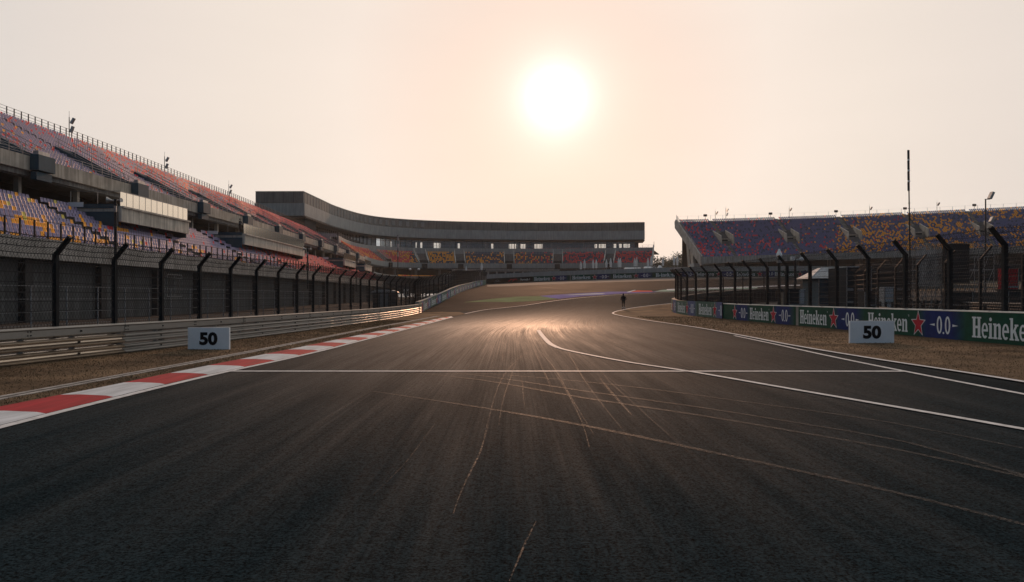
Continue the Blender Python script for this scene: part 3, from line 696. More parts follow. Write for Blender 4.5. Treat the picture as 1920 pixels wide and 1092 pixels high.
for i, sp in enumerate(stars):
    u = gw.px(sp)
    banner(gt, gw, max(u - 5.98, sA + .1) if i else sA + .05, 1, 10.6 if i else 9.4, 1.35, Hf, -1, M['banner'], off=.04, z0=.05)
b = MB(); sweep(b, gw, rect(1.2, 1.45, 0, 2.45), 0, gw.L, 4, Hf)
tag(b.build('screen_wall', M['clad_pale']), 'plain grey screen wall just behind the far green banner wall', 'wall')

# right debris fence
rf = Path([(20.3, 6), (19.7, 16), (19.05, 30), (18.6, 40), (18.0, 52), (17.5, 64.5), (16.95, 73.6), (17.1, 81), (18.0, 88)])
s0 = rf.near_y(31.6) % 3.68
fence('debris_fence', 'tall black cranked debris fence along the top of the right barrier', rf, s0, rf.L, 3.66, 0, 3.85, 4.45, .55, 1, pw=.17, mesh=.16, wire=.009, zlow=1.1, cab=.3, sagk=.06)
rf2 = Path([(18.6, 89.5), (21.5, 95), (26, 100.5), (33, 104.5), (45, 109), (60, 113)])
fence('debris_fence', 'thinner fence behind the apex, turning away to the right', rf2, 0, rf2.L, 3.6, 0, 3.1, 3.6, .4, 1, pw=.10, mesh=.22, wire=.011, zlow=.9, cab=.35)

# ------------------------------------------------------------------ seats
def seat_geo(thick=False):
    prof = [(.44, .40), (.40, .425), (.10, .40), (.0, .50), (-.07, .86)]   # (forward, up)
    if not thick: prof = [(.44, .41), (.08, .40), (.0, .52), (-.07, .86)]
    W = [(-.225, .05), (-.12, .0), (.12, .0), (.225, .05)] if thick else [(-.225, .05), (0, 0), (.225, .05)]
    v = []; f = []
    for i, (y, z) in enumerate(prof):
        back = i >= len(prof) - 2
        for x, c in W:
            v.append((x * (1 if i < len(prof) - 1 else .86), y + (c if back else 0), z + (0 if back else c * .6)))
    n = len(W)
    for i in range(len(prof) - 1):
        for j in range(n - 1): f.append((i * n + j, i * n + j + 1, (i + 1) * n + j + 1, (i + 1) * n + j))
    if thick:
        m = len(v); v += [(x, y - .03, z - .025) for x, y, z in v]
        f += [tuple(m + k for k in q[::-1]) for q in f[:]]
        P = len(prof)
        ring = [j for j in range(n)] + [i * n + n - 1 for i in range(1, P)] + [(P - 1) * n + j for j in range(n - 2, -1, -1)] + [i * n for i in range(P - 2, 0, -1)]
        for a, b in zip(ring, ring[1:] + ring[:1]): f.append((b, a, a + m, b + m))
        for x in (-.10, .10):   # bracket
            i = len(v); v += [(x - .02, .2, .10), (x + .02, .2, .10), (x + .02, .2, .39), (x - .02, .2, .39), (x - .02, .05, .10), (x + .02, .05, .10), (x + .02, .05, .39), (x - .02, .05, .39)]
            f += [(i, i + 1, i + 2, i + 3), (i + 5, i + 4, i + 7, i + 6), (i + 4, i, i + 3, i + 7), (i + 1, i + 5, i + 6, i + 2)]
    return np.array(v), f
SV, SF = seat_geo(); TV, TF = seat_geo(True)
_sm = {}
def seat_mesh(ci):
    if ci not in _sm:
        me = bpy.data.meshes.new('seat'); me.from_pydata([tuple(p) for p in TV], [], TF); me.materials.append(SM[ci]); me.polygons.foreach_set('use_smooth', [True] * len(me.polygons)); _sm[ci] = me
    return _sm[ci]
def add_seats(root, seats, mi=100):
    """seats: (x, y, z, facing angle, colour index)"""
    def vis(s):
        px = CX + F * s[0] / max(s[1], 1); return (0 if 0 < px < 1920 else 1, s[1] ** 2 + s[0] ** 2)
    seats.sort(key=vis); near, rest = seats[:mi], seats[mi:]; o = root.location
    for x, y, z, a, c in near:
        ob = bpy.data.objects.new('seat', seat_mesh(c)); col.objects.link(ob); ob.parent = root; ob.location = (x - o.x, y - o.y, z - o.z); ob.rotation_euler = (0, 0, a)
    S = np.array(rest); n = len(S); nv = len(SV); ca, sa = np.cos(S[:, 3])[:, None], np.sin(S[:, 3])[:, None]
    X = SV[None, :, 0] * ca - SV[None, :, 1] * sa + S[:, 0:1] - o.x; Y = SV[None, :, 0] * sa + SV[None, :, 1] * ca + S[:, 1:2] - o.y; Z = SV[None, :, 2] + S[:, 2:3] - o.z
    V = np.stack([X, Y, Z], 2).reshape(-1, 3)
    Fq = np.array(SF); Fa = (Fq[None] + (np.arange(n) * nv)[:, None, None]).reshape(-1, 4)
    me = bpy.data.meshes.new('seats'); me.vertices.add(len(V)); me.vertices.foreach_set('co', V.ravel()); me.loops.add(Fa.size); me.loops.foreach_set('vertex_index', Fa.ravel().astype(np.int32))
    me.polygons.add(len(Fa)); me.polygons.foreach_set('loop_start', (np.arange(len(Fa)) * 4).astype(np.int32))
    for m in SM: me.materials.append(m)
    me.polygons.foreach_set('material_index', np.repeat(S[:, 4].astype(np.int32), len(SF))); me.polygons.foreach_set('use_smooth', np.ones(len(Fa), bool))
    me.update(calc_edges=True); me.validate()
    ob = bpy.data.objects.new('seats', me); col.objects.link(ob); ob.parent = root; tag(ob, kind='stuff'); return ob
CI = {k: i for i, k in enumerate(SK)}
class Blob:
    """smooth random field for clustered seat colours"""
    def __init__(s, seed, sc): r = random.Random(seed); s.k = [(r.uniform(-1, 1) * sc, r.uniform(-1, 1) * sc * 2.5, r.uniform(0, 6.28)) for _ in range(7)]
    def __call__(s, x, y): return sum(math.sin(a * x + b * y + c) for a, b, c in s.k) / 7 ** .5
rs = random.Random(11)
def pick(ws):
    t = rs.random() * sum(w for _, w in ws)
    for k, w_ in ws:
        t -= w_
        if t <= 0: return CI[k]
    return CI[ws[-1][0]]

def rail_run(mb, path, s0, s1, d, z0, ht, sp, nb, pw=.05, bw=.03, zf=None):
    n = max(1, int((s1 - s0) / sp)); pr = None
    for i in range(n + 1):
        p = path.off(s0 + (s1 - s0) * i / n, d); z = z0 + (zf(p.x, p.y) if zf else 0); mb.box((p.x, p.y, z + ht / 2), (pw, pw, ht))
        if pr:
            for k in range(nb): h = ht * (k + 1) / nb - .02; mb.bar((pr[0].x, pr[0].y, pr[1] + h), (p.x, p.y, z + h), bw)
        pr = (p, z)

def stepped(d0, z0, nr, run, rise, base):
    p = []
    d, z = d0, z0
    for i in range(nr):
        p += [(d, z), (d + run, z)]; z += rise; d += run
        if i < nr - 1: pass
    p += [(d, p[-1][1] - base), (d0, z0 - base)]
    return p

# ------------------------------------------------------------------ left grandstand
LP = Path([(-43.5, 36), (-42.4, 60), (-41.6, 90), (-41.3, 120), (-42.2, 160), (-43.4, 200), (-45.5, 246)], 3)
gs = thing('grandstand', 'near two tier grandstand on the left with lilac, orange and red seats', 'grandstand', (-42, 66, 0))
E = LP.L - .2
def yS(y): return LP.near_y(y)
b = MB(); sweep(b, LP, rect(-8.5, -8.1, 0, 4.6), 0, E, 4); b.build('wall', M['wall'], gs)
b = MB(); sweep(b, LP, rect(-9.65, -9.35, 4.45, 5.9), 0, E, 4); sweep(b, LP, rect(-9.34, -8.0, 4.45, 4.75), 0, E, 4); b.build('parapet', M['parapet'], gs)
for y in (47, 56, 65.5, 75, 84, 93, 102, 111, 120, 130, 140, 150, 160, 170, 180, 190, 200):   # dark pilasters on the lower wall
    p = LP.off(yS(y), -8.75); b = MB(); b.box((p.x, p.y, 2.2), (.5, .9, 4.4)); b.build('pilaster', M['black'], gs)
LR, LRISE, LD0, LZ0 = .78, .44, -8.9, 5.0; NL = 12
b = MB(); sweep(b, LP, stepped(LD0, LZ0, NL, LR, LRISE, .5), 0, E, 3.5); b.build('terrace', M['tread'], gs)
UR, URISE, UD0, UZ0 = .82, .455, .3, 13.1; NU = 21
b = MB(); sweep(b, LP, stepped(UD0, UZ0, NU, UR, URISE, .9), 0, E, 3.5); b.build('terrace', M['tread'], gs)
b = MB(); sweep(b, LP, rect(-.35, -.05, 12.75, 14.0), 0, E, 3.5); b.build('ledge', M['concrete'], gs)
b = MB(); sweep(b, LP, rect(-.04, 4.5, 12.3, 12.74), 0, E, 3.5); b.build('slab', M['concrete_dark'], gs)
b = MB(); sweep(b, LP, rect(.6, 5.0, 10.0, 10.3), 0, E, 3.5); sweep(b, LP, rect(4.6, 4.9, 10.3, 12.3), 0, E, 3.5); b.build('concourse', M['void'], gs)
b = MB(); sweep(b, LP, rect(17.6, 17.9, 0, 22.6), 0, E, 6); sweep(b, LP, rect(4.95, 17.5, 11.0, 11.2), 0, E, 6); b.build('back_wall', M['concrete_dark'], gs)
b = MB(); p0 = LP.off(0, 4)
for d0, d1, za, zb in ((-8.5, 17.8, 0, 4.5),): sweep(b, LP, [(d0, za), (d1, za), (17.8, 21), (.3, 12.2), (0.3, 9.5), (-8.5, 4.4)], 0, .3, 1)
sweep(b, LP, [(-8.5, 0), (17.8, 0), (17.8, 21), (.3, 12.2), (0.3, 9.5), (-8.5, 4.4)], E - .3, E, 1)
b.build('end_wall', M['concrete_dark'], gs)
for y in range(52, 240, 9):   # concourse columns
    p = LP.off(yS(y), 1.2); b = MB(); b.box((p.x, p.y, 11.3), (.45, .45, 2.0)); b.build('column', M['concrete'], gs)
aisles = [LP.near_y(70.5) + 17.5 * k for k in range(-2, 11)]
seats = []
bz1 = Blob(5, 1.0)
def near_aisle(s, w): return any(abs(s - a) < w for a in aisles)
vip = [(76, 91), (109, 142), (181, 197), (213, 226)]
vipS = [(yS(a), yS(b_)) for a, b_ in vip]
for r in range(NL):
    s = .5
    while s < E - .5:
        if not near_aisle(s, .62) and not (r >= NL - 2 and any(a - .2 < s < b_ + .2 for a, b_ in vipS)):
            d = LD0 + r * LR + .30; p = LP.off(s, d); g = LP.tan(s); y = p.y; n = bz1(s * .9, r * .8)
            if y < 72: c = 'orange' if n > 1.0 - .95 * max(0, min(1, (70 - y) / 9)) + r * .05 and rs.random() < .85 else ('yellow' if n > .75 and rs.random() < .35 else 'lilac')
            elif y < 105: c = 'orange' if n > 1.1 + r * .04 else ('red' if rs.random() < .03 + (y - 72) / 700 else 'lilac')
            else:
                k = min(1, max(0, (y - 100) / 34)); c = ('coral' if rs.random() < .72 else 'red') if rs.random() < k * k * .9 + .04 + (.25 * k if n > .3 else 0) else 'lilac'
            if c == 'lilac' and y < 84 and rs.random() < .07: c = 'orange' if rs.random() < .7 else 'yellow'
            seats.append((p.x, p.y, LZ0 + r * LRISE, math.atan2(g.y, g.x) - math.pi, CI[c]))
        s += .5
bz2 = Blob(9, .5)
vomw = 1.75
for r in range(NU):
    s = .5
    while s < E - 1:
        av = near_aisle(s, vomw) if r < 9 else near_aisle(s, .6)
        if not av:
            d = UD0 + r * UR + .30; p = LP.off(s, d); g = LP.tan(s); y = p.y; n = bz2(s * .6, r * .5)
            k = min(1, max(0, (y - 92) / 85)); c = 'red' if rs.random() < .06 + k * .9 + (.22 if n > .4 else 0) - (.35 * k if n < -1 and y < 125 else 0) else 'lilac'
            if c == 'red' and rs.random() < .25 + .4 * k: c = 'coral'
            if c == 'lilac' and y < 90 and rs.random() < .02: c = 'orange'
            seats.append((p.x, p.y, UZ0 + r * URISE, math.atan2(g.y, g.x) - math.pi, CI[c]))
        s += .5
add_seats(gs, seats)
# aisle steps: dark treads
b = MB()
for a in aisles:
    if a < .8 or a > E - 1: continue
    for r in range(NL):
        if r >= NL - 3 and any(x < a < y for x, y in vipS): continue
        sweep(b, LP, rect(LD0 + r * LR + .02, LD0 + r * LR + .40, LZ0 + r * LRISE + .004, LZ0 + r * LRISE + LRISE / 2), a - .55, a + .55, 2)
    for r in range(9, NU): sweep(b, LP, rect(UD0 + r * UR + .02, UD0 + r * UR + .4, UZ0 + r * URISE + .004, UZ0 + r * URISE + URISE / 2), a - .5, a + .5, 2)
b.build('aisle_steps', M['black'], gs)
# front railing, top railing
b = MB(); rail_run(b, LP, .2, E, -9.5, 5.9, 1.25, 1.5, 1, .10, .03); b.build('railing', M['black'], gs)
b = MB(); rail_run(b, LP, .2, E, 17.4, 22.3, 1.75, 1.35, 5, .10, .035)
b.build('railing', M['black'], gs)
b = MB(); rail_run(b, LP, .2, E, -.1, 14.0, .95, 1.8, 4, .05, .03); b.build('railing', M['handrail'], gs)
# vomitories: recess with stairs, cheeks in painted teal shade, handrails and the projecting box on the ledge
for a in aisles:
    if a < 2.5 or a > E - 3: continue
    vo = MB(); n = 9
    zt = lambda d: UZ0 + (d - UD0) / UR * URISE
    for sd in (-1, 1):
        vo.k = 0
        sweep(vo, LP, [(-.02, 12.9), (UD0 + n * UR, zt(UD0 + n * UR) - .3), (UD0 + n * UR, zt(UD0 + n * UR) + .9), (UD0 + 1.5, zt(UD0 + 1.5) + 1.0), (-.02, 14.3)], a + sd * 1.7 - .08, a + sd * 1.7 + .08, 1)
    sweep(vo, LP, rect(UD0 + n * UR - .1, UD0 + n * UR + .1, zt(UD0 + n * UR) - 2, zt(UD0 + n * UR) + .85), a - 1.6, a + 1.6, 2)
    sweep(vo, LP, rect(-1.15, -.36, 12.8, 14.15), a - 1.2, a + 1.2, 2)
    sweep(vo, LP, rect(-.9, -.36, 12.0, 12.69), a - 1.1, a + 1.1, 2)
    v_ = vo.build('entrance', M['teal'], gs)
    hr = MB()
    for sd in (-1, 1):
        for h in (1.05, 1.45, 1.85):
            q0 = LP.off(a + sd * 1.7, .1); q1 = LP.off(a + sd * 1.7, UD0 + n * UR); hr.bar((q0.x, q0.y, 13.1 + h + .1), (q1.x, q1.y, zt(UD0 + n * UR) + h), .05)
        for k in range(5):
            dd = .1 + k * 1.8; q = LP.off(a + sd * 1.7, dd); hr.bar((q.x, q.y, zt(dd) + .9), (q.x, q.y, zt(dd) + 1.85), .045)
    h_ = hr.build('handrail', M['handrail'], gs); h_.parent = v_
    vp = MB(); sweep(vp, LP, rect(-1.0, -.5, 14.16, 14.5), a - 1.0, a + .6, 2); q = vp.build('equipment_case', M['steel'], gs); q.parent = v_
# hospitality balconies
for i, (a, b_) in enumerate(vipS):
    bx = MB(); sweep(bx, LP, rect(-4.9, -4.6, 8.95, 10.25), a, b_, 4); sweep(bx, LP, rect(-4.6, .5, 9.9, 10.2), a, b_, 4); sweep(bx, LP, rect(-5.1, -4.4, 10.26, 10.42), a, b_, 4)
    bo = bx.build('balcony', M['balcony'], gs)
    sdm = MB(); sweep(sdm, LP, rect(-4.55, .4, 8.5, 9.88), a - .12, a + .05, 1); sweep(sdm, LP, rect(-4.55, .4, 10.21, 10.6), a - .12, a + .05, 1); sweep(sdm, LP, rect(-4.55, .4, 8.5, 9.88), b_ - .05, b_ + .12, 1); sdm.build_split('side_panel', M['teal'], gs)  # end sides carry their teal shade as colour
    gl = MB(); sweep(gl, LP, rect(-4.76, -4.74, 10.43, 11.8), a + .1, b_ - .1, 1.25, closed=False); gl.f = gl.f[::1]
    q = gl.build('glass', M['balcony_glass'], gs); q.parent = bo
    fr = MB(); n = int((b_ - a) / 1.25)
    for k in range(n + 1): p = LP.off(a + (b_ - a) * k / n, -4.75); fr.box((p.x, p.y, 11.1), (.018, .018, 1.38))
    sweep(fr, LP, rect(-4.80, -4.70, 11.8, 11.86), a, b_, 2)
    for dd in (-2.6, 0): p = LP.off(a, dd); fr.box((p.x, p.y, 11.15), (.05, .05, 1.35))
    p1 = LP.off(a, -4.75); p2 = LP.off(a, 0); fr.bar((p1.x, p1.y, 11.83), (p2.x, p2.y, 11.83), .06)
    q = fr.build('frame', M['handrail'], gs); q.parent = bo
    sg = MB(); p = LP.off(a, -.6); sg.box((p.x, p.y - .16, 10.55), (1.4, .04, .45)); q = sg.build('sign', M['signwhite'], gs); q.parent = bo
# service window frame hung on the lower wall
p = LP.off(yS(78), -8.9)
b = MB(); wx, wy = p.x + .15, p.y
for dy in (-1.7, 0, 1.7): b.box((wx, wy + dy, 2.9), (.08, .08, 2.1))
for dz in (1.85, 3.95, 3.6): b.box((wx, wy, dz), (.09, 3.5, .08))
b.build('window_frame', M['handrail'], gs)

# yard fence in front of the stand wall
yf = thing('yard_fence', 'low green mesh yard fence between the debris fence and the stand wall', 'fence', (-24, 40, 0))
yp = Path([(-21.5, 22), (-20.5, 40), (-19.5, 60), (-18.5, 80)]); b = MB()
rail_run(b, yp, 0, yp.L, 0, 0, 2.3, 2.5, 4, .05, .022); b.build('frame', M['handrail'], yf)

# mast cluster builder (antenna poles on top of the stands)
def mast(x, y, z, h, label, k=0, group='antenna masts on the stand tops', big=1.0):
    t_ = thing('antenna_mast', label, 'antenna', (x, y, z), group)
    b = MB(); b.tube((0, 0, 0), (0, 0, h), .07 * big, n=6); b.build('pole', M['black'], t_, local=True)
    for q, (dx, dz, rx) in enumerate(((.55, -.6, .5), (.45, -1.9, .35))[: 1 if k == 2 else 2]):
        b = MB(); c = Vector((dx * big, 0, h + dz * big)); u = Vector((math.sin(rx), 0, math.cos(rx))) * .5 * big
        b.bar(c - u, c + u, .5 * big, .28 * big); b.bar((0, 0, h + dz * big), c, .06); b.build('antenna_panel', M['steel'] if k != 2 else M['black'], t_, local=True)
    b = MB(); b.tube((0, 0, h), (0, 0, h + .8), .02, n=5); b.build('whip', M['black'], t_, local=True)
    return t_
for (px, lab) in ((130, 'antenna mast on the left stand top, nearest the camera'), (309, 'antenna mast on the left stand top, middle of the three there'), (429, 'antenna mast on the left stand top, nearest the curved building')):
    s = LP.px(px, 17.3); p = LP.off(s, 17.3); mast(p.x, p.y, 22.3, 3.3, lab, 0, big=.85)

# ------------------------------------------------------------------ far curved stand and building
FP = Path([(-45.5, 246), (-46.6, 262), (-46.5, 277), (-44, 289.5), (-37, 297), (-26, 301), (0, 304), (28, 302), (52, 296)], 2)
fs = thing('grandstand', 'far curved grandstand with one raked tier beneath the roofed building', 'grandstand', (0, 304, 5))
EF = FP.L - .1
FR, FRISE, FD0, FZ0, NF = .80, .56, .35, 13.9, 9
b = MB(); sweep(b, FP, stepped(FD0, FZ0, NF, FR, FRISE, 1.0), 0, EF, 3); b.build('terrace', M['tread'], fs)
b = MB(); sweep(b, FP, rect(-.35, 0, 12.7, 14.5), 0, EF, 3); b.build('ledge', M['clad_pale'], fs)
b = MB(); sweep(b, FP, rect(0.01, 6, 12.2, 12.69), 0, EF, 3); b.build('slab', M['concrete_dark'], fs)
DT = FD0 + NF * FR + .1
b = MB(); sweep(b, FP, rect(DT, DT + .3, 17.2, 20.6), 0, EF, 3); b.build('terrace_wall', M['clad_pale'], fs)
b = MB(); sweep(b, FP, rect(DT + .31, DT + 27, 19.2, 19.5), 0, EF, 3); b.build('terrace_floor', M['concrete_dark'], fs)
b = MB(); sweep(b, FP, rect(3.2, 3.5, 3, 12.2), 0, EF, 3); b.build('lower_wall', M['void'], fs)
b = MB(); s = 4
while s < EF: p = FP.off(s, 1.2); b.box((p.x, p.y, 8.6), (.8, .8, 7.2)); s += 8.7
b.build_split('column', M['concrete_dark'], fs)
faisles = [FP.px(x, 4) for x in (712, 790, 862, 955, 1046, 1143)]
seats = []; bz3 = Blob(21, .4)
for r in range(NF):
    s = .6
    while s < EF - .6:
        if not any(abs(s - a - (r - 4) * .0) < 2.1 for a in faisles):
            d = FD0 + r * FR + .3; p = FP.off(s, d); g = FP.tan(s); px = CX + F * p.x / p.y; n = bz3(s, r)
            if px < 770: ws = [('red', 5 + 3 * n), ('orange', 4 - 2 * n), ('coral', 2)]
            elif px < 870: ws = [('orange', 5 + 2 * n), ('navy', 3 - n), ('red', .8 if px < 800 else .1)]
            elif px < 960: ws = [('orange', 3.2 + 2 * n), ('navy', 5)]
            elif px < 1050: ws = [('orange', 1.4 + n), ('navy', 5), ('red', 1.2)]
            elif px < 1140: ws = [('red', 4.5 + 2 * n), ('navy', 4 - n)]
            else: ws = [('red', 6 + 2 * n), ('navy', 2.6)]
            ws = [(k, max(.05, v)) for k, v in ws]
            seats.append((p.x, p.y, FZ0 + r * FRISE, math.atan2(g.y, g.x) - math.pi, pick(ws)))
        s += .55
s = 30   # loose chairs along the terrace
while s < EF - 3:
    if bz3(s * .2, 0) > -.3:
        for dd in (1.2, 2.2):
            p = FP.off(s, DT + dd); g = FP.tan(s); px = CX + F * p.x / p.y; seats.append((p.x, p.y, 19.9, math.atan2(g.y, g.x) - math.pi, pick([('red', 3), ('orange', 1 if px < 900 else .2), ('navy', 2)])))
    s += .8
for r in range(4):   # lower orange block by the corner
    s = FP.px(752, -6)
    while s < FP.px(868, -6):
        p = FP.off(s, -7 + r * .8); g = FP.tan(s); seats.append((p.x, p.y, 7.4 + r * .5, math.atan2(g.y, g.x) - math.pi, pick([('orange', 7), ('red', 1)]))); s += .55
add_seats(fs, seats)
b = MB(); sweep(b, FP, rect(-7.6, -3, 6.0, 7.3), 0, FP.px(905, -6), 3); b.build('lower_terrace', M['concrete_dark'], fs)
b = MB(); sweep(b, FP, rect(-3, -2.8, 7.3, 9.6), 0, FP.px(845, -3), 3); b.build('lower_parapet', M['clad_pale'], fs)
for a in faisles:
    vo = MB(); zt = lambda d: FZ0 + (d - FD0) / FR * FRISE; dn = FD0 + 6.5 * FR
    for sd in (-1, 1): sweep(vo, FP, [(-.02, 12.9), (dn, zt(dn) - .6), (dn, zt(dn) + .7), (1.2, zt(1.2) + .9), (-.02, 14.9)], a + sd * 1.8 - .12, a + sd * 1.8 + .12, 1)
    v_ = vo.build('entrance', M['clad_pale'], fs)
    vb = MB(); sweep(vb, FP, rect(.2, .5, 13.0, 15.5), a - 1.6, a + 1.6, 2); sweep(vb, FP, rect(-.9, -.36, 12.3, 14.2), a - 1.0, a + 1.0, 2); q = vb.build('doorway', M['void'], fs); q.parent = v_
    hr = MB()
    for sd in (-1, 1):
        for h in (1.1, 1.6):
            q0 = FP.off(a + sd * 1.8, .1); q1 = FP.off(a + sd * 1.8, dn + 1.5); hr.bar((q0.x, q0.y, 14 + h), (q1.x, q1.y, zt(dn + 1.5) + h), .09)
    q = hr.build('handrail', M['steel'], fs); q.parent = v_
b = MB(); rail_run(b, FP, .5, EF, DT + .15, 20.6, 1.0, 2.2, 2, .06, .05); b.build('railing', M['handrail'], fs)
b = MB(); sweep(b, FP, [(-.2, 12.7), (DT + .3, 17.2), (DT + .3, 21.6), (DT - 2, 19.6), (-.2, 14.9)], EF - .35, EF + .05, 1); b.build('end_wall', M['clad_pale'], fs)
b = MB(); rail_run(b, FP, EF - .2, EF + .1, DT + 1, 20.6, 2.2, .3, 2, .06, .05); p = FP.off(EF, 4)
b.build('end_railing', M['handrail'], fs)

BP = Path([(-63.0, 243), (-62.6, 262), (-61.8, 285), (-57.5, 311), (-48, 327), (-30, 338), (0, 344.5), (30, 346), (57.0, 343.5)], 3)
bd = thing('building', 'long dark roofed building curving above the far stand, with a glazed storey', 'building', (0, 345, 20))
EB = BP.L
b = MB(); sweep(b, BP, rect(.35, 15, 30.4, 33.8), 0.0, EB, 3); b.build('roof_band', M['cladding'], bd)
b = MB(); sweep(b, BP, rect(0, 15.3, 26.5, 30.3), -.0, EB, 3); b.build('fascia', M['clad_pale'], bd)
b = MB(); sweep(b, BP, rect(-.35, 14.9, 25.9, 26.15), 0, EB, 3); sweep(b, BP, rect(.8, 14.6, 26.15, 26.5), .5, EB - .5, 3); b.build('soffit', M['mullion'], bd)
b = MB(); s = 1.2      # seams of the cladding
while s < EB: sweep(b, BP, rect(.30, .36, 30.45, 33.75), s, s + .10, 1); s += 3.4
for k in range(1, 5): # end face seams
    p = BP.off(0, .35 + k * 3); b.box((p.x, p.y - .03, 32.1), (.12, .06, 3.3))
b.build_split('seam', M['mullion'], bd)
b = MB(); s = BP.near_y(285)
while s < BP.px(800): 
    for q in range(3): sweep(b, BP, rect(.26, .33, 31.0, 33.0), s + q * .55, s + q * .55 + .28, 1)
    s += 3.4
b.build_split('louvre', M['clad_pale'], bd)
b = MB(); sweep(b, BP, rect(.3, 15.05, 33.81, 33.95), 0, EB, 3); b.build('coping', M['parapet'], bd)
# glazed storey: mullions, glass, back wall with openings where the sky shows
gd = 4.0; g0 = BP.near_y(262)
b = MB(); s = g0
while s < EB - 4:
    p = BP.off(s, gd); b.box((p.x, p.y, 22.8), (.16, .16, 6.4)); s += 2.3
sweep(b, BP, rect(gd - .08, gd + .08, 24.9, 25.1), g0, EB - 4, 3); b.build('mullions', M['mullion'], bd)
b = MB(); sweep(b, BP, rect(gd + .1, gd + .13, 19.5, 25.9), g0, EB - 4, 2.3, closed=False); 
b.build('glass', M['glass'], bd)
openings = [(731, 735), (779, 782), (787, 793), (812, 826), (858, 862), (921, 926), (953, 968), (970, 986), (1002, 1017), (1114, 1120), (1122, 1136), (1150, 1166), (1168, 1181)]
bd_ = 12.0
ops = sorted((BP.px(a, bd_), BP.px(c, bd_)) for a, c in openings)
b = MB(); s = 2.0
for a, c in ops + [(EB - 2, EB - 2)]:
    if a > s + .3: sweep(b, BP, rect(bd_, bd_ + .3, 19.5, 25.9), s, a, 3)
    if c > a: sweep(b, BP, rect(bd_, bd_ + .3, 19.5, 21.9), a, c, 3); sweep(b, BP, rect(bd_, bd_ + .3, 25.4, 25.9), a, c, 3)
    if c > a:
        k = a
        while k < c: sweep(b, BP, rect(bd_ - .05, bd_ + .25, 21.9, 25.4), k, k + .12, 1); k += 1.2
    s = c
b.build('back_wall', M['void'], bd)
b = MB(); sweep(b, BP, rect(gd - 1, 14.5, 19.1, 19.4), 0, EB - 2, 3); b.build('floor', M['concrete_dark'], bd)
b = MB()
for s in range(3, int(EB), 14): p = BP.off(s, 6.5); b.box((p.x, p.y, 13.5), (.9, .9, 24.8))
b.build_split('column', M['concrete_dark'], bd)
b = MB(); sweep(b, BP, rect(14.2, 14.6, 5, 19.1), 0, EB - 2, 4); b.build('rear_wall', M['concrete_dark'], bd)
# dark recess and stair block below the near end
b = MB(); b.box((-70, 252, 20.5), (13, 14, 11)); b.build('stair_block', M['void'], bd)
b = MB(); b.box((-58.5, 247, 18.3), (5, 2.0, 4.4)); b.box((-57, 246, 20.8), (6, .1, 1.0)); b.build('stair_parapet', M['clad_pale'], bd)

# ------------------------------------------------------------------ right grandstand
RP = Path([(178, 212), (160, 218), (143, 222.3), (125, 226), (113, 227.8), (98, 229.4), (82, 230), (66, 229.6), (54.4, 228.6)], 3)
def ZR(x, y): return .031 * (x - 54)
# travel from near right to far left; the rows climb to the right of travel (away from the track) => negative d
rg = thing('grandstand', 'right hand grandstand, one deep tier of red, orange and lilac seats, the lilac coloured shade blue', 'grandstand', (84, 203, 6))
ER = RP.L
RR, RRISE, RZ0, NR = .87, .478, 12.5, 28
def neg(pr): return [(-d, z) for d, z in pr]
b = MB(); sweep(b, RP, neg(stepped(.3, RZ0, NR, RR, RRISE, 1.1)), 0, ER, 8, zf=ZR); b.build('terrace', M['tread'], rg)
b = MB(); sweep(b, RP, neg(rect(-.3, 0.0, 11.3, 13.2)), 0, ER, 8, zf=ZR); b.build('ledge', M['parapet'], rg)
b = MB(); sweep(b, RP, neg(rect(6, 6.4, 4, 15)), 0, ER - 2, 8, zf=ZR); sweep(b, RP, neg(rect(24.9, 25.3, 4, 25.0)), 0, ER - 2, 8, zf=ZR); b.build('rear_wall', M['void'], rg)
b = MB()
sweep(b, RP, neg([(-.35, 10.9), (.6, 10.9), (14, 18.0), (24.8, 23.6), (25.2, 25.6), (24, 26.3), (-.35, 13.4)]), ER, ER + .5, 1, zf=ZR); b.build('end_wall', M['parapet'], rg)
b = MB()
for (d0, d1, dd) in ((9.5, 8.6, 1.6), (12.5, 12.2, 1.4)):
    sweep(b, RP, neg([(d1 - dd / 2, 6), (d1 + dd / 2, 6), (d0 + dd / 2 + 2.6, 19.5), (d0 - dd / 2 + 1.2, 18)]), ER - 1.0, ER - .2, 1, zf=ZR)
b.build('raking_column', M['concrete'], rg)
for s in range(6, int(ER) - 4, 9):
    b = MB(); sweep(b, RP, neg([(4.5, 5), (5.5, 5), (5.5, 14), (4.5, 13.6)]), s, s + .8, 1, zf=ZR); b.build('column', M['concrete_dark'], rg)
b = MB(); b.box((57.5, 236, 9.0), (9, 6, 5.2), 0); b.build('base_block', M['clad_pale'], rg)
rais = [RP.px(x, -12.2) for x in (1357, 1479, 1596, 1720, 1840)]
rais += [rais[-1] - 17.5]
top_s = [RP.px(x, -24) for x in (1335, 1450, 1571, 1694, 1820)]
seats = []; bz4 = Blob(33, .45)
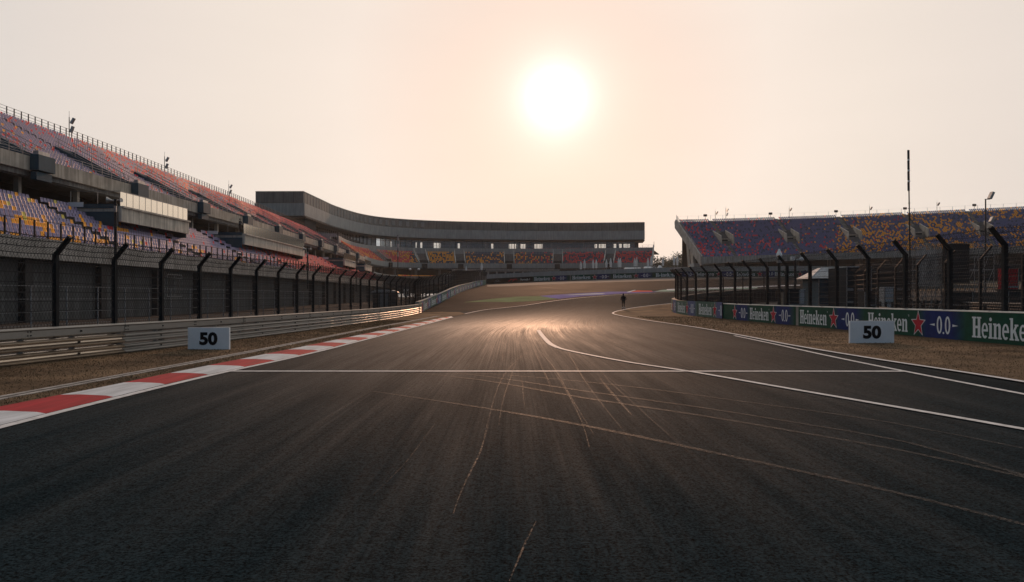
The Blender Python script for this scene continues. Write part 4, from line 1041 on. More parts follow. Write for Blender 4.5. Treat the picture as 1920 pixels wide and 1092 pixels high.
for r in range(NR):
    s = .5
    while s < ER - .9:
        d = .3 + r * RR + .3; skip = any(abs(s - a) < (1.9 if 9 <= r <= 17 else .55) for a in rais)
        if not skip:
            p = RP.off(s, -d); g = RP.tan(s); px = CX + F * p.x / p.y; n = bz4(s, r * 1.1)
            if px < 1470: ws = [('blue', 8), ('red', 1.2 + 1.6 * n + (1.2 if px < 1340 else 0)), ('coral', .5), ('navy', 2)]
            elif px < 1570: ws = [('blue', 8.5), ('red', .6 + .4 * n), ('orange', .3 + .4 * n + (px - 1470) / 250), ('navy', 1.5)]
            elif px < 1700: ws = [('blue', 4.5), ('orange', 3 + 3.4 * n), ('red', .12), ('navy', 1)]
            elif px < 1840: ws = [('blue', 4.2), ('orange', 5.5 + 4 * n), ('navy', 1)]
            else: ws = [('blue', 5), ('orange', 2.4 + 2.6 * n), ('navy', 1)]
            seats.append((p.x, p.y, RZ0 + r * RRISE + ZR(p.x, 0), math.atan2(g.y, g.x), pick([(k, max(.02, v)) for k, v in ws])))
        s += .52
add_seats(rg, seats)
b = MB()
for a in rais:
    for r in list(range(0, 9)) + list(range(18, NR)): sweep(b, RP, neg(rect(.32 + r * RR, .32 + r * RR + .42, RZ0 + r * RRISE + .004, RZ0 + r * RRISE + RRISE / 2)), a - .5, a + .5, 1, zf=ZR)
b.build('aisle_steps', M['concrete'], rg)
for a in rais:
    vo = MB(); zt = lambda d: RZ0 + (d - .3) / RR * RRISE; d1, d2 = .3 + 9 * RR, .3 + 18 * RR
    for sd in (-1, 1): sweep(vo, RP, neg([(d1, zt(d1) - .3), (d2, zt(d2) - .3), (d2, zt(d2) + .75), (d1 + .4, zt(d1) + 3.0), (d1, zt(d1) + 1.0)]), a + sd * 1.8 - .13, a + sd * 1.8 + .13, 1, zf=ZR)
    sweep(vo, RP, neg(rect(d1 + 3.0, d1 + 3.2, zt(d1) - .5, zt(d1) + 2.3)), a - 1.65, a + 1.65, 1, zf=ZR)
    v_ = vo.build('entrance', M['concrete'], rg)
    vb = MB(); sweep(vb, RP, neg(rect(d1 + 2.8, d1 + 2.95, zt(d1) - .2, zt(d1) + 1.9)), a - .9, a + .9, 1, zf=ZR); q = vb.build('doorway', M['void'], rg); q.parent = v_
b = MB(); rail_run(b, RP, .2, ER - .2, -(NR * RR + .35), RZ0 + NR * RRISE, 1.5, 3.3, 1, .07, .02, zf=ZR); b.build('railing', M['handrail'], rg)
b = MB()
for r in range(NR): p = RP.off(ER + .25, -(.3 + r * RR)); b.box((p.x, p.y, RZ0 + r * RRISE + 1.6), (.10, .10, 1.3))
b.build('end_railing', M['steel'], rg)
zr = RZ0 + NR * RRISE
for px, k, h, lab in ((1341, 2, 2.8, 'leftmost antenna mast on the right stand top'), (1361, 0, 3.6, 'white antenna mast second from the left on the right stand top'), (1479, 2, 3.2, 'antenna mast on the right stand top, behind the second entrance'), (1630, 2, 2.6, 'antenna mast on the right stand top, left of the tall thin lattice mast'), (1757, 2, 3.0, 'antenna mast on the right stand top, right of the tall thin lattice mast')):
    s = RP.px(px, -24.2); p = RP.off(s, -24.2); mast(p.x, p.y, zr + ZR(p.x, 0), h, lab, k, big=1.0)
for px in (1322, 1445, 1568, 1697, 1826):
    s = RP.px(px, -24.6); p = RP.off(s, -24.6)
    b = MB(); b.box((0, 0, 1.55), (1.1, .25, .7), 0); b.tube((0, 0, 0), (0, 0, 1.2), .06, n=5); o = b.build('speaker_box', M['black']); o.location = (p.x, p.y, zr + ZR(p.x, 0))
    tag(o, {1322: 'small black speaker box, leftmost on the right stand rim', 1445: 'small black speaker box second from the left on the right stand rim', 1568: 'small black speaker box, middle one on the right stand rim', 1697: 'small black speaker box just left of the tall thin lattice mast on the stand rim', 1826: 'small black speaker box rightmost on the right stand rim'}[px], 'speaker', 'speaker boxes on the right stand rim')

# ------------------------------------------------------------------ distance boards
DIG = font_mesh('50', .048)
def board(name, x0, x1, yt, yb, label, rz):
    Y = CH * F / (yb - HY + .5); wd = (x1 - x0) * Y / F; ht = (yb - yt) * Y / F; cx = ((x0 + x1) / 2 - CX) * Y / F
    t_ = thing('distance_board', label, 'sign', (cx, Y, 0.02), 'white distance boards on the verges', rz)
    b = MB(); b.box((0, .04, ht / 2), (wd, .09, ht)); b.build('panel', M['signwhite'], t_, local=True)
    b = MB(); xs_ = [p[0] for p in DIG[0]]; ys_ = [p[1] for p in DIG[0]]; hh = max(ys_) - min(ys_); cxx = (max(xs_) + min(xs_)) / 2; k = ht * .60 / hh; kx = k * 1.12
    b.v = [((x - cxx) * kx, -.012, (y - min(ys_)) * k + ht * .19) for x, y in DIG[0]]; b.f = list(DIG[1]); b.m = [0] * len(b.f); b.build('number', M['digit'], t_, local=True)
    b = MB()
    for s_ in (-1, 1): b.bar((s_ * wd * .35, .10, ht * .7), (s_ * wd * .35, .5, 0), .04)
    b.build('strut', M['steel'], t_, local=True)
    return t_
board('board', 351, 431, 615, 656, 'white board numbered 50 on the left verge in front of the guardrail', R(-4))
board('board', 1592, 1678, 602.5, 644, 'white board numbered 50 on the right verge before the green banner wall', R(4))

# ------------------------------------------------------------------ people
def skin_person(name, label, loc, rz, joints, edges, mats, scale=1.0):
    root = thing(name, label, 'person', loc, None, rz)
    me = bpy.data.meshes.new('body'); me.from_pydata([j[:3] for j in joints], edges, []); o = bpy.data.objects.new('body', me); col.objects.link(o)
    md = o.modifiers.new('s', 'SKIN'); md.use_smooth_shade = True; 
    for i, j in enumerate(joints): sv = me.skin_vertices[0].data[i]; sv.radius = (j[3], j[4] if len(j) > 4 else j[3]); sv.use_root = (i == 0)
    sb = o.modifiers.new('u', 'SUBSURF'); sb.levels = 2; sb.render_levels = 2
    dg = bpy.context.evaluated_depsgraph_get(); m2 = bpy.data.meshes.new_from_object(o.evaluated_get(dg)); bpy.data.objects.remove(o)
    for m in mats: m2.materials.append(m)
    return root, m2
J = [(0, 0, .95, .15, .12), (0, 0, 1.15, .145, .11), (0, .01, 1.36, .17, .11), (0, 0, 1.50, .055), (0, .01, 1.56, .05),  # 0-4
     (-.19, 0, 1.41, .07), (-.29, -.03, 1.14, .055), (-.25, .10, .93, .042),    # left arm 5-7
     (.19, 0, 1.41, .07), (.30, -.04, 1.14, .055), (.26, .09, .95, .042),      # right arm 8-10
     (-.09, 0, .88, .09), (-.10, .05, .50, .062), (-.10, -.04, .10, .042), (-.10, .10, .05, .038), # left leg 11-14
     (.09, 0, .88, .09), (.11, .10, .52, .062), (.12, .12, .10, .042), (.12, .26, .05, .038)]
Ed = [(0, 1), (1, 2), (2, 3), (3, 4), (2, 5), (5, 6), (6, 7), (2, 8), (8, 9), (9, 10), (0, 11), (11, 12), (12, 13), (13, 14), (0, 15), (15, 16), (16, 17), (17, 18)]
gp = G(1169, 579.5); ploc = (gp.x, gp.y, H(gp.x, gp.y))
pr, bm_ = skin_person('person', 'person in black hooded jacket and dark shorts walking away across the track', ploc, 0, J, Ed, [M['cloth_black'], M['skin'], M['white']])
for p_ in bm_.polygons:
    c = p_.center; p_.material_index = 2 if .08 < c.z < .22 else (1 if c.z > 1.53 or (c.z < 1.0 and abs(c.x) > .21) else 0)
o = bpy.data.objects.new('body', bm_); col.objects.link(o); o.parent = pr
# head with face, ears; hair/hood over it
def ball(mb, c, r, n=12, m=8):
    k = len(mb.v)
    for i in range(m + 1):
        for j in range(n): th = math.pi * i / m; ph = 2 * math.pi * j / n; mb.v.append((c[0] + r[0] * math.sin(th) * math.cos(ph), c[1] + r[1] * math.sin(th) * math.sin(ph), c[2] + r[2] * math.cos(th)))
    for i in range(m):
        for j in range(n): mb.f.append((k + i * n + j, k + (i + 1) * n + j, k + (i + 1) * n + (j + 1) % n, k + i * n + (j + 1) % n)); mb.m.append(mb.k)
def head(root, z, y=.02, fwd=1, hood=True):
    b = MB(); ball(b, (0, y, z), (.075, .095, .115)); ball(b, (0, y + fwd * .095, z - .01), (.014, .02, .02), 6, 4)
    for s_ in (-1, 1): ball(b, (s_ * .077, y, z - .005), (.012, .02, .03), 6, 4)
    b.k = 1
    for s_ in (-1, 1): ball(b, (s_ * .03, y + fwd * .085, z + .01), (.012, .01, .008), 6, 4)
    ball(b, (0, y + fwd * .088, z - .055), (.026, .01, .007), 6, 4)
    b.build('head', [M['skin'], M['hair']], root, local=True, smooth=True)
    b = MB(); ball(b, (0, y - fwd * .02, z + .018), (.092, .105, .118))
    b.build('hood' if hood else 'hair', M['cloth_black'] if hood else M['hair'], root, local=True, smooth=True)
head(pr, 1.655)
b = MB()
for k, (z, rx, ry) in enumerate(((.80, .19, .15), (.92, .20, .16), (1.1, .19, .15), (1.3, .215, .15), (1.42, .20, .13), (1.50, .10, .09), (1.55, .075, .075))):
    for j in range(12): a = j * math.pi / 6; b.v.append((rx * math.cos(a), ry * math.sin(a), z))
    if k:
        for j in range(12): b.f.append(((k - 1) * 12 + j, (k - 1) * 12 + (j + 1) % 12, k * 12 + (j + 1) % 12, k * 12 + j)); b.m.append(0)
b.build('jacket', M['cloth_black'], pr, local=True, smooth=True)
for s_, yy in ((-1, .04), (1, .20)):
    b = MB(); ball(b, (s_ * .11 , yy, .05), (.05, .14, .055)); b.build('shoe', M['cloth_black'], pr, local=True, smooth=True)
    b = MB(); hx = s_ * .255; ball(b, (hx, .10, .90), (.022, .035, .045), 8, 6)
    for q in range(4): b.tube((hx, .075 + q * .018, .875), (hx * .97, .09 + q * .018, .80 - (.01 if q in (0, 3) else 0)), .009, .007, n=5)
    b.tube((hx, .13, .90), (hx * .92, .15, .85), .010, .008, n=5); b.build('hand', M['skin'], pr, local=True)
# spectator leaning on the balcony rail
s = LP.px(455, -3.0); p = LP.off(s, -3.2)
J2 = [(0, 0, .95, .15, .12), (0, 0, 1.15, .15, .11), (0, .02, 1.38, .17, .11), (0, .03, 1.52, .055), (-.2, .02, 1.42, .065), (-.30, .16, 1.2, .05), (-.12, .36, 1.12, .04), (.2, .02, 1.42, .065), (.30, .16, 1.2, .05), (.12, .38, 1.12, .04), (-.1, 0, .85, .085), (-.1, .02, .45, .06), (-.1, 0, .05, .045), (.1, 0, .85, .085), (.1, .02, .45, .06), (.1, 0, .05, .045)]
E2 = [(0, 1), (1, 2), (2, 3), (2, 4), (4, 5), (5, 6), (2, 7), (7, 8), (8, 9), (0, 10), (10, 11), (11, 12), (0, 13), (13, 14), (14, 15)]
s = vipS[1][0] + .7; p = LP.off(s, -4.0)
pr2, bm2 = skin_person('person', 'dark haired person in black leaning over the glass balcony of the left stand', (p.x, p.y, 10.75), R(-100), J2, E2, [M['cloth_black'], M['skin']])
for q in bm2.polygons: q.material_index = 1 if q.center.y > .3 else 0
o = bpy.data.objects.new('body', bm2); col.objects.link(o); o.parent = pr2; head(pr2, 1.68, .04, 1, False)
for s_ in (-1, 1):
    b = MB(); hx = s_ * .10; ball(b, (hx, .42, 1.115), (.035, .045, .022), 8, 6)
    for q in range(4): b.tube((hx - .027 + q * .018, .45, 1.115), (hx - .027 + q * .018, .52, 1.09), .009, .007, n=5)
    b.tube((hx - s_ * .03, .41, 1.115), (hx - s_ * .06, .45, 1.10), .010, .008, n=5); b.build('hand', M['skin'], pr2, local=True)

# ------------------------------------------------------------------ poles
def horn_pole(px, pyt, d, lab, zb):
    s = LP.px(px, d); p = LP.off(s, d); z = CH + (HY - pyt) * p.y / F
    t_ = thing('speaker_pole', lab, 'loudspeaker pole', (p.x, p.y, zb), 'loudspeaker poles along the left stand')
    h = z - zb; b = MB(); b.tube((0, 0, 0), (0, 0, h), .13, .11, 8); b.build('pole', M['black'], t_, local=True)
    for sx in (-1, 1):
        b = MB(); k = .75 if sx < 0 else .5; b.tube((sx * .08, 0, h - .1), (sx * .28, -.03, h - .1), .06, .07, 10); b.tube((sx * .28, -.03, h - .1), (sx * (.28 + .5 * k), -.10, h - .08), .07, .27 * k / .75, 12); b.build('horn', M['steel'], t_, local=True)
    b = MB(); b.box((.05, -.14, h - .8), (.18, .12, .5)); b.build('junction_box', M['steel'], t_, local=True)
horn_pole(217, 374, -10.2, 'black pole with horn loudspeakers before the left stand, nearest the camera', 3.0)
horn_pole(577, 466, -10.2, 'black pole with horn loudspeakers before the left stand, middle distance', 3.0)
horn_pole(668, 491, -10.2, 'black pole with horn loudspeakers before the left stand, farthest of the three', 3.0)

def pole_thing(name, label, cat, px, pyt, Y, pyb=None, r=.08, extra=None, group=None, zb=None):
    X = (px - CX) * Y / F; zb = H(X, Y) if zb is None else zb; h = CH + (HY - pyt) * Y / F - zb
    t_ = thing(name, label, cat, (X, Y, zb), group); b = MB(); b.tube((0, 0, 0), (0, 0, h), r, r * .8, 8); b.build('pole', M['black'], t_, local=True)
    if extra: extra(t_, h)
    return t_
def lattice(t_, h):
    b = MB()
    for k in range(4): z = h - .05 - k * 1.0; b.box((-.01 * k, 0, z), (.16, .14, .82))
    b.build('antenna_panel', M['black'], t_, local=True)
    b = MB()
    for k in range(3): z = h - .55 - k * 1.0; b.box((0, 0, z), (.2, .16, .12))
    b.build('white_band', M['white'], t_, local=True)
    b = MB()
    for k in range(int((h - 5) / .5)): b.box((.0, 0, 1 + k * .5), (.16, .16, .05))
    b.build('rung', M['black'], t_, local=True)
pm = pole_thing('antenna_mast', 'tall thin mast behind the right fence with four stacked panels at its top', 'antenna', 1708, 289, 75, r=.07, extra=lattice)
pm.rotation_euler = (0, R(-.9), 0)
def flood(t_, h):
    b = MB(); b.bar((-.1, 0, h), (.5, 0, h + .0), .08); b.bar((.42, -.1, h + .05), (.80, -.1, h + .85), .62, .3); b.build('floodlight', M['steel'], t_, local=True)
    b = MB(); b.bar((.55, -.1, h - 2.8), (.85, -.1, h - 2.2), .55, .3); b.bar((0, 0, h - 3.0), (.6, 0, h - 2.9), .08); b.build('floodlight', M['steel'], t_, local=True)
    b = MB(); b.box((.55, -.1, h + .5), (.02, .02, .02)); 
pole_thing('floodlight_pole', 'dark pole with two pale floodlights behind the right fence near the frame edge', 'light pole', 1848, 374, 98, r=.10, extra=flood)
def cctv(t_, h):
    b = MB(); ball(b, (0, 0, h + .05), (.22, .22, .26), 10, 6); b.tube((0, 0, h + .2), (0, 0, h + .5), .16, .05, 8); b.build('camera_head', M['white'], t_, local=True)
    b = MB(); b.box((0, 0, h - .4), (.28, .28, .2)); b.build('collar', M['steel'], t_, local=True)
pole_thing('camera_pole', 'thick dark camera pole with a white domed head behind the right fence', 'camera pole', 1461, 480, 57, r=.13, extra=cctv)
def cctv2(t_, h):
    b = MB(); b.bar((0, 0, h - .05), (.5, -.1, h), .06); ball(b, (.5, -.1, h + .0), (.2, .2, .2), 8, 6); b.box((-.2, 0, h + .05), (.3, .3, .3)); b.build('camera_head', M['white'], t_, local=True)
pole_thing('camera_pole', 'blue grey camera pole with side arm, right of the thick camera pole', 'camera pole', 1491, 486, 66, r=.12, extra=cctv2)
def lamps(t_, h):
    b = MB()
    for k in range(3): b.box((0, 0, h - .8 - k * 2.2), (.35, .25, 1.2))
    b.build('antenna_panel', M['steel'], t_, local=True)
pole_thing('antenna_mast', 'tall slim mast standing before the far curved stand, left of centre', 'antenna', 746, 441, 215, r=.12, extra=lamps)
for i, (px, yt, lab) in enumerate(((769, 505, 'small lamp pole right of the tall slim mast, left of centre'), (785, 505, 'small lamp pole among the far left fence tops'), (858, 512, 'small camera pole beyond the far left fence'))):
    def ex(t_, h):
        b = MB(); ball(b, (0, 0, h), (.35, .35, .3), 8, 6); b.build('lamp_head', M['white'], t_, local=True)
    pole_thing('lamp_pole', lab, 'lamp pole', px, yt, 212, r=.10, extra=ex, group='lamp poles beyond the far left fence')
# flood of thin poles on the screen wall
pt = None
for i, px in enumerate((1108, 1195, 1227, 1290, 1313)):
    Y = 207; X = (px - CX) * Y / F
    b = MB(); b.tube((0, 0, 0), (0, 0, 5.4), .05, n=6); b.box((0, 0, 5.4), (.25, .25, .15)); o = b.build('thin_pole', M['handrail']); o.location = (X, Y, H(X, Y))
    tag(o, ['thin grey pole behind the far banner wall, left of the walking person', 'thin grey pole behind the far banner wall, just right of the walking person', 'thin grey pole at the right end of the far stand', 'thin grey pole under the left end of the right stand', 'thin grey pole nearest the ledge corner of the right stand'][i], 'pole', 'thin poles behind the far banner wall')

# ------------------------------------------------------------------ closed parasols, tents, low structures behind the screen wall
par = []
def parasol():
    t_ = thing('parasol', 'closed pale parasol', 'parasol', (0, 0, 0), 'closed parasols behind the far banner wall')
    b = MB(); b.tube((0, 0, 0), (0, 0, 3.3), .06, n=6); b.build('pole', M['steel'], t_, local=True)
    b = MB(); b.tube((0, 0, 1.2), (0, 0, 1.5), .34, .26, 8, False); b.tube((0, 0, 1.5), (0, 0, 2.4), .26, .34, 8, False); b.tube((0, 0, 2.4), (0, 0, 3.6), .34, .08, 8); b.build('canopy', M['canvas'], t_, local=True)
    b = MB(); b.box((0, 0, .1), (.8, .8, .2)); b.build('base', M['concrete_dark'], t_, local=True); return t_
pr0 = parasol(); pxs = [692 + 0, 853, 874, 903, 1089, 1096, 1112, 1118, 1137, 1145, 1160, 1163, 1190, 1194, 1215, 1221, 1243, 1264, 1270]
pxs = [853, 874, 903, 1089, 1096, 1112, 1118, 1137, 1145, 1160, 1163, 1190, 1194, 1215, 1221, 1243, 1264, 1270]
nm = ['farthest left of all', 'second from the left', 'above the left fence end', 'left of first pair', 'right of first pair', 'fifth of central row', 'with its neighbour touching', 'left of the dark doorway', 'right of the dark doorway', 'left of a tight pair', 'right of a tight pair', 'above the walking person, to the right', 'paired beside the white tent', 'before the far stand end', 'at the very end of the far stand', 'alone against the distant sheds', 'before the distant trees', 'rightmost, beside the right stand base']
for i, px in enumerate(pxs):
    o = pr0 if i == 0 else copy_tree(pr0); Y = 222 + (i * 37 % 7); X = (px - CX) * Y / F; o.location = (X, Y, H(X, Y) + 2.2 + (.5 if px < 1000 else 0)); k = random.uniform(.92, 1.1); o.scale = (1, 1, k)
    o['label'] = 'closed pale parasol behind the banner wall, ' + nm[i]
b = MB(); b.box((0, 0, 0), (190, 26, 2.2)); o = b.build('raised_deck', M['concrete_dark']); o.location = (45, 232, 6.4); tag(o, 'raised dark terrace deck carrying the parasols below the far stand', 'deck')
def tent(px, wpx, yt, Y, label, cat='tent'):
    X = (px - CX) * Y / F; wd = wpx * Y / F; zt = CH + (HY - yt) * Y / F; zb = 7.5
    t_ = thing('tent', label, cat, (X, Y, zb), 'white tents behind the far banner wall'); h = zt - zb
    b = MB(); b.box((0, 0, h * .3), (wd, 4, h * .6)); b.build('wall', M['white'], t_, local=True)
    b = MB(); b.hull8([(-wd / 2 - .2, -2.2, h * .61), (wd / 2 + .2, -2.2, h * .61), (wd / 2 + .2, 2.2, h * .61), (-wd / 2 - .2, 2.2, h * .61), (-wd / 2 + .4, -.1, h), (wd / 2 - .4, -.1, h), (wd / 2 - .4, .1, h), (-wd / 2 + .4, .1, h)]); b.build('roof', M['canvas'], t_, local=True)
tent(1186, 34, 502, 228, 'long low white tent below the red seats of the far stand'); tent(1215, 18, 500, 233, 'white tent at the right end of the far stand'); tent(1237, 9, 498, 240, 'small pale tent between the far stand and the right stand')
tent(848, 34, 512, 236, 'white tent roof above the far end of the left fence')
# cabin volumes under the far stand ledge (grey railings and glazed huts)
hut = thing('hut', 'grey glazed hut row below the ledge of the far stand', 'hut', (-8, 262, 6))
b = MB(); b.box((-2, 262, 8.7), (34, 5, 3.4)); b.build('wall', M['clad_pale'], hut)
b = MB()
for k in range(12): b.box((-17.5 + k * 2.8, 259.4, 9.1), (2.2, .1, 1.7))
b.build('window', M['void'], hut)
b = MB(); b.box((-2, 262, 10.55), (35, 6, .25)); b.build('roof', M['steel'], hut)

# distant sheds and trees
dsh = thing('shed', 'distant flat grey shed on the horizon between the two stands', 'shed', (100, 560, 7))
b = MB(); b.box((((1257 - 960) / 1500) * 560, 560, 16), (20, 12, 18)); b.build('wall', M['concrete'], dsh)
b = MB(); b.box((((1257 - 960) / 1500) * 560, 560, 25.3), (21, 13, .6)); b.build('roof', M['concrete_dark'], dsh)
ds2 = thing('shed', 'distant brown roofed shed beside the end of the far stand', 'shed', (98, 520, 7))
b = MB(); b.box((((1228 - 960) / 1500) * 520, 520, 14.5), (10, 10, 15)); b.build('wall', M['canvas'], ds2); b = MB(); b.box((((1226 - 960) / 1500) * 520, 520, 22.5), (15, 11, 1.0)); b.build('roof', M['bark'], ds2)
def tree(px, Y, ht, wd, label, seed):
    r = random.Random(seed); X = (px - CX) * Y / F; z = H(X, Y); t_ = thing('tree', label, 'tree', (X, Y, z), 'distant trees between the stands')
    b = MB(); b.tube((0, 0, 0), (.2, 0, ht * .7), .35, .12, 7)
    for k in range(5): a = r.uniform(0, 6.28); b.tube((.1, 0, ht * (.35 + .07 * k)), (math.cos(a) * wd * .35, math.sin(a) * wd * .35, ht * (.6 + .07 * k)), .14, .04, 5)
    b.build('trunk', M['bark'], t_, local=True); b = MB()
    cl = [(r.uniform(-.36, .36) * wd, r.uniform(-.36, .36) * wd, ht * r.uniform(.42, .88), wd * r.uniform(.13, .24)) for _ in range(14)]
    for k in range(1700):
        c = r.choice(cl); v = Vector((r.gauss(0, 1), r.gauss(0, 1), r.gauss(0, .8))); v = v / max(v.length, .1) * c[3] * r.uniform(.5, 1.15); p = Vector(c[:3]) + v; s_ = .28
        a = Vector((r.uniform(-1, 1), r.uniform(-1, 1), r.uniform(-1, 1))) * s_; q = Vector((r.uniform(-1, 1), r.uniform(-1, 1), r.uniform(-1, 1))) * s_; b.face([p - a * 2, p + q * 2, p + a * 2])
    b.build('crown', M['tree'], t_, local=True)
tree(1246, 430, 18, 13, 'round dark tree in the gap left of the right stand', 1); tree(1276, 400, 15.5, 15, 'wide low tree at the foot of the right stand', 2); tree(1262, 470, 16, 9, 'narrow tree beside the distant grey shed', 3); tree(1290, 420, 14, 10, 'small tree partly behind the right stand columns', 4)

# ------------------------------------------------------------------ clutter behind the left fence
k1 = thing('kiosk', 'small dark hut with a pale curved roof behind the left fence end', 'kiosk', (-14.7, 93, .3))
b = MB(); b.box((0, 0, 1.0), (2.6, 2.2, 2.0)); b.build('wall', M['void'], k1, local=True)
b = MB(); 
for k in range(6):
    a0, a1 = math.pi * k / 6, math.pi * (k + 1) / 6
    b.face([(-1.5 * math.cos(a0), -1.3, 2.0 + .35 * math.sin(a0)), (-1.5 * math.cos(a1), -1.3, 2.0 + .35 * math.sin(a1)), (-1.5 * math.cos(a1), 1.3, 2.0 + .35 * math.sin(a1)), (-1.5 * math.cos(a0), 1.3, 2.0 + .35 * math.sin(a0))])
    b.face([(-1.5 * math.cos(a0), -1.3, 2.0), (-1.5 * math.cos(a1), -1.3, 2.0), (-1.5 * math.cos(a1), -1.3, 2.0 + .35 * math.sin(a1)), (-1.5 * math.cos(a0), -1.3, 2.0 + .35 * math.sin(a0))])
b.build('roof', M['roofmetal'], k1, local=True)
b = MB(); b.box((.0, -1.13, 1.1), (.9, .05, 1.6)); b.build('window', M['handrail'], k1, local=True)
lb = thing('light_panel', 'white marshal light panel on a stand at the left fence bend', 'sign', (-11.6, 88, .25))
b = MB(); b.tube((0, 0, 0), (0, 0, 1.6), .06, n=6); b.build('stand', M['black'], lb, local=True)
b = MB(); b.box((0, 0, 2.0), (.62, .16, .78)); b.build('panel', M['white'], lb, local=True)
b = MB(); b.box((-.12, -.09, 2.0), (.1, .03, .35)); b.box((.14, -.09, 2.0), (.14, .03, .35)); b.build('symbol', M['digit'], lb, local=True)

# ------------------------------------------------------------------ infield clutter behind the right fence
def Q(px, Y): return (px - CX) * Y / F
tyre = thing('tyre_barrier', 'long low black tyre barrier behind the apex fence', 'barrier', (28, 96, 1))
tp = Path([(21.0, 91), (25, 97), (31, 101.5), (40, 105)]); b = MB()
s = 0
while s < tp.L:
    for k in range(6):
        p = tp.off(s, -1.2); z = H(p.x, p.y) + .11 + k * .22; b.tube((p.x, p.y, z - .1), (p.x, p.y, z + .1), .32, .32, 10)
    s += .66
b.build('tyres', M['cloth_black'], tyre)
def boxthing(name, label, cat, px, yt, wpx, Y, dep, m, roof=None, zb=None, group=None):
    X = Q(px, Y); zb = H(X, Y) + .04 if zb is None else zb; h = CH + (HY - yt) * Y / F - zb; wd = wpx * Y / F
    t_ = thing(name, label, cat, (X, Y, zb), group); b = MB(); b.box((0, 0, h / 2), (wd, dep, h)); b.build('body', m, t_, local=True)
    b = MB()
    for sx in (-1, 1):
        b.box((sx * wd / 2, -dep / 2, h / 2), (.06, .06, h))
    b.box((0, -dep / 2 - .02, h * .55), (wd * 1.0, .03, h * .05)); b.box((0, -dep / 2 - .02, h * .3), (wd * 1.0, .03, h * .04)); b.build('trim', M['handrail'], t_, local=True)
    b = MB(); b.box((0, 0, h + .03), (wd + .1, dep + .1, .06)); b.build('lid', roof or m, t_, local=True)
    return t_
boxthing('generator', 'black generator cabinet behind the right fence, beside the thick camera pole', 'generator', 1484, 544, 20, 54, 1.0, M['black'])
boxthing('cabinet', 'pale electrical cabinet right of the black generator', 'cabinet', 1500, 544, 9, 56, .8, M['roofmetal'])
boxthing('cabinet', 'small pale cabinet left of the black generator', 'cabinet', 1469, 550, 6, 57, .8, M['concrete'])
kk = boxthing('kiosk', 'square dark teal kiosk with a pale pyramid roof behind the right fence', 'kiosk', 1546, 525, 52, 74, 4, M['teal'])
b = MB(); z = 3.35; w2 = 2.0
b2 = [(-w2, -w2, z), (w2, -w2, z), (w2, w2, z), (-w2, w2, z)]; t2 = [(-.45, -.45, z + 1.0), (.45, -.45, z + 1.0), (.45, .45, z + 1.0), (-.45, .45, z + 1.0)]
b.hull8(b2 + t2)
for k in range(7):
    u = -w2 + k * .62; b.bar((u, -w2 - .01, z + .03), (u * .22, -.45, z + 1.03), .05)
b.build('pyramid_roof', M['roofmetal'], kk, local=True)
boxthing('container', 'dark container with a thin bright roof edge, right of the pyramid roofed kiosk', 'container', 1592, 503, 44, 70, 4, M['void'], M['roofmetal'])
boxthing('container', 'long low dark container behind the right fence, below the shade-blue seats', 'container', 1650, 512, 70, 88, 5, M['black'], M['steel'])
scf = thing('scaffold', 'steel scaffold frame carrying a large dark screen behind the right fence', 'scaffold', (Q(1740, 78), 78, 0))
b = MB(); x0, x1 = Q(1708, 78), Q(1852, 78); zt = CH + (HY - 458) * 78 / F
nx = 8
for i in range(nx + 1):
    x = x0 + (x1 - x0) * i / nx
    for y in (77, 79.5): b.tube((x, y, 0), (x, y, zt), .035, n=5)
for z in np.linspace(.6, zt, 6):
    for y in (77, 79.5): b.tube((x0, y, z), (x1, y, z), .03, n=5)
for i in range(nx):
    a = x0 + (x1 - x0) * i / nx; c = x0 + (x1 - x0) * (i + 1) / nx
    for j in range(3): z0, z1 = zt * j / 3, zt * (j + 1) / 3; b.tube((a, 77, z0), (c, 77, z1), .025, n=4)
b.build('frame', M['handrail'], scf)
b = MB(); xa, xb = Q(1768, 76.5), Q(1815, 76.5); b.box(((xa + xb) / 2, 76.4, CH + (HY - 495) * 76.5 / F), (xb - xa, .35, 74 * 76.5 / F)); b.build('screen', M['void'], scf)
b = MB()
for i in range(24): x = x0 + (Q(1768, 77) - x0) * i / 24; b.box((x, 76.8, zt * .68), (.05, .03, zt * .55))
b.build('louvre', M['steel'], scf)
# second and third guardrails of the return road
for j, (pts, zc, lab) in enumerate((([(24, 40), (26, 55), (31, 70), (40, 84), (60, 92)], .62, 'dark three beam guardrail inside the infield, nearer one'), ([(30, 42), (33, 58), (42, 74), (62, 86)], .75, 'dark guardrail inside the infield, farther one behind the scaffold'))):
    ip = Path(pts); t_ = thing('guardrail', lab, 'guardrail', (pts[1][0], pts[1][1], 0), 'infield guardrails')
    for zc in (.25, .60, .95, 1.3) if j else (.25, .6, .95):
        b = MB(); sweep(b, ip, [(-d, z) for d, z in beam(zc, .31)], 0, ip.L, 2, H); b.build('rail', M['black'], t_)
    b = MB()
    s = 1
    while s < ip.L: p = ip.off(s, -.1); b.box((p.x, p.y, .7), (.12, .12, 1.5)); s += 2
    b.build_split('post', M['black'], t_)
ib = Path([(34, 62), (44, 66), (60, 66), (85, 60)])
b = MB(); sweep(b, ib, rect(0, .4, 0, 2.0), 0, ib.L, 3, H); sweep(b, ib, rect(-.05, .45, 2.0, 2.12), 0, ib.L, 3, H)
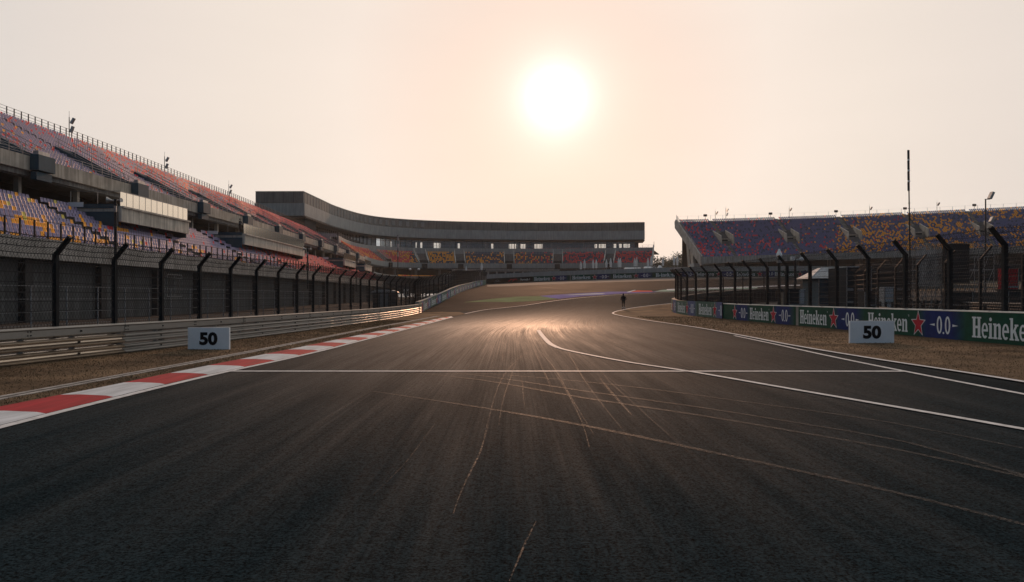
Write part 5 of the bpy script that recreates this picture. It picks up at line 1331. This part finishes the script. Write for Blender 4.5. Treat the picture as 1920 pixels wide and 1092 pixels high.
tag(b.build('block_wall', M['black']), 'dark concrete block wall across the infield at the right', 'wall')
bank = Path([(72, 168), (90, 165), (110, 158), (130, 146)]); b = MB(); sweep(b, bank, [(0, 0), (-6, 0), (-5.7, 3.2), (-.3, 3.2)], 0, bank.L, 4, H)
tag(b.build('building_block', M['void']), 'low dark service building below the right stand', 'building')
# fence of thin posts nearer the infield
fence('debris_fence', 'inner infield debris fence with slim posts behind the right barrier', Path([(23, 36), (24.5, 50), (27.5, 64), (34, 76), (46, 84)]), 0, 55, 3.9, 0, 3.7, 4.3, .5, -1, pw=.11, mesh=.2, wire=.010, zlow=.2, cab=.35)
bag = MB(); ball(bag, (0, 0, .32), (.75, .4, .34), 14, 8); o = bag.build('covered_bundle', M['canvas'], smooth=True); o.location = (Q(1830, 34), 34.5, .5); tag(o, 'pale covered bundle just behind the right barrier near the frame edge', 'bundle')
# red and pale crates/crane clutter seen through the mesh
for i, (px, yt, wpx, Y, m, lab) in enumerate(((1890, 505, 26, 90, M['kerb_red'], 'red equipment box seen through the right fence mesh'), (1795, 548, 40, 60, M['void'], 'dark flat cart between the infield guardrails'), (1660, 540, 16, 60, M['roofmetal'], 'pale upright cabinet behind the right board'), (1625, 548, 20, 58, M['black'], 'black box between fence posts, left of the pale upright cabinet'), (1900, 545, 40, 52, M['black'], 'black generator box at the right frame edge'))):
    boxthing('equipment_box', lab, 'equipment box', px, yt, wpx, Y, 1.2, m)

# ------------------------------------------------------------------ haze
hb = MB(); hb.box((0, 300, 17.5), (1400, 1000, 41)); hm = bpy.data.materials.new('haze'); hm.use_nodes = True; hn = hm.node_tree.nodes; hn.remove(hn['Principled BSDF'])
pv = hn.new('ShaderNodeVolumePrincipled'); pv.inputs['Color'].default_value = (1, .98, .965, 1); pv.inputs['Density'].default_value = HAZE; pv.inputs['Anisotropy'].default_value = .45
hm.node_tree.links.new(pv.outputs[0], hn['Material Output'].inputs['Volume']); ho = hb.build('haze', hm); tag(ho, kind='stuff', label='thin even morning haze over the whole circuit')
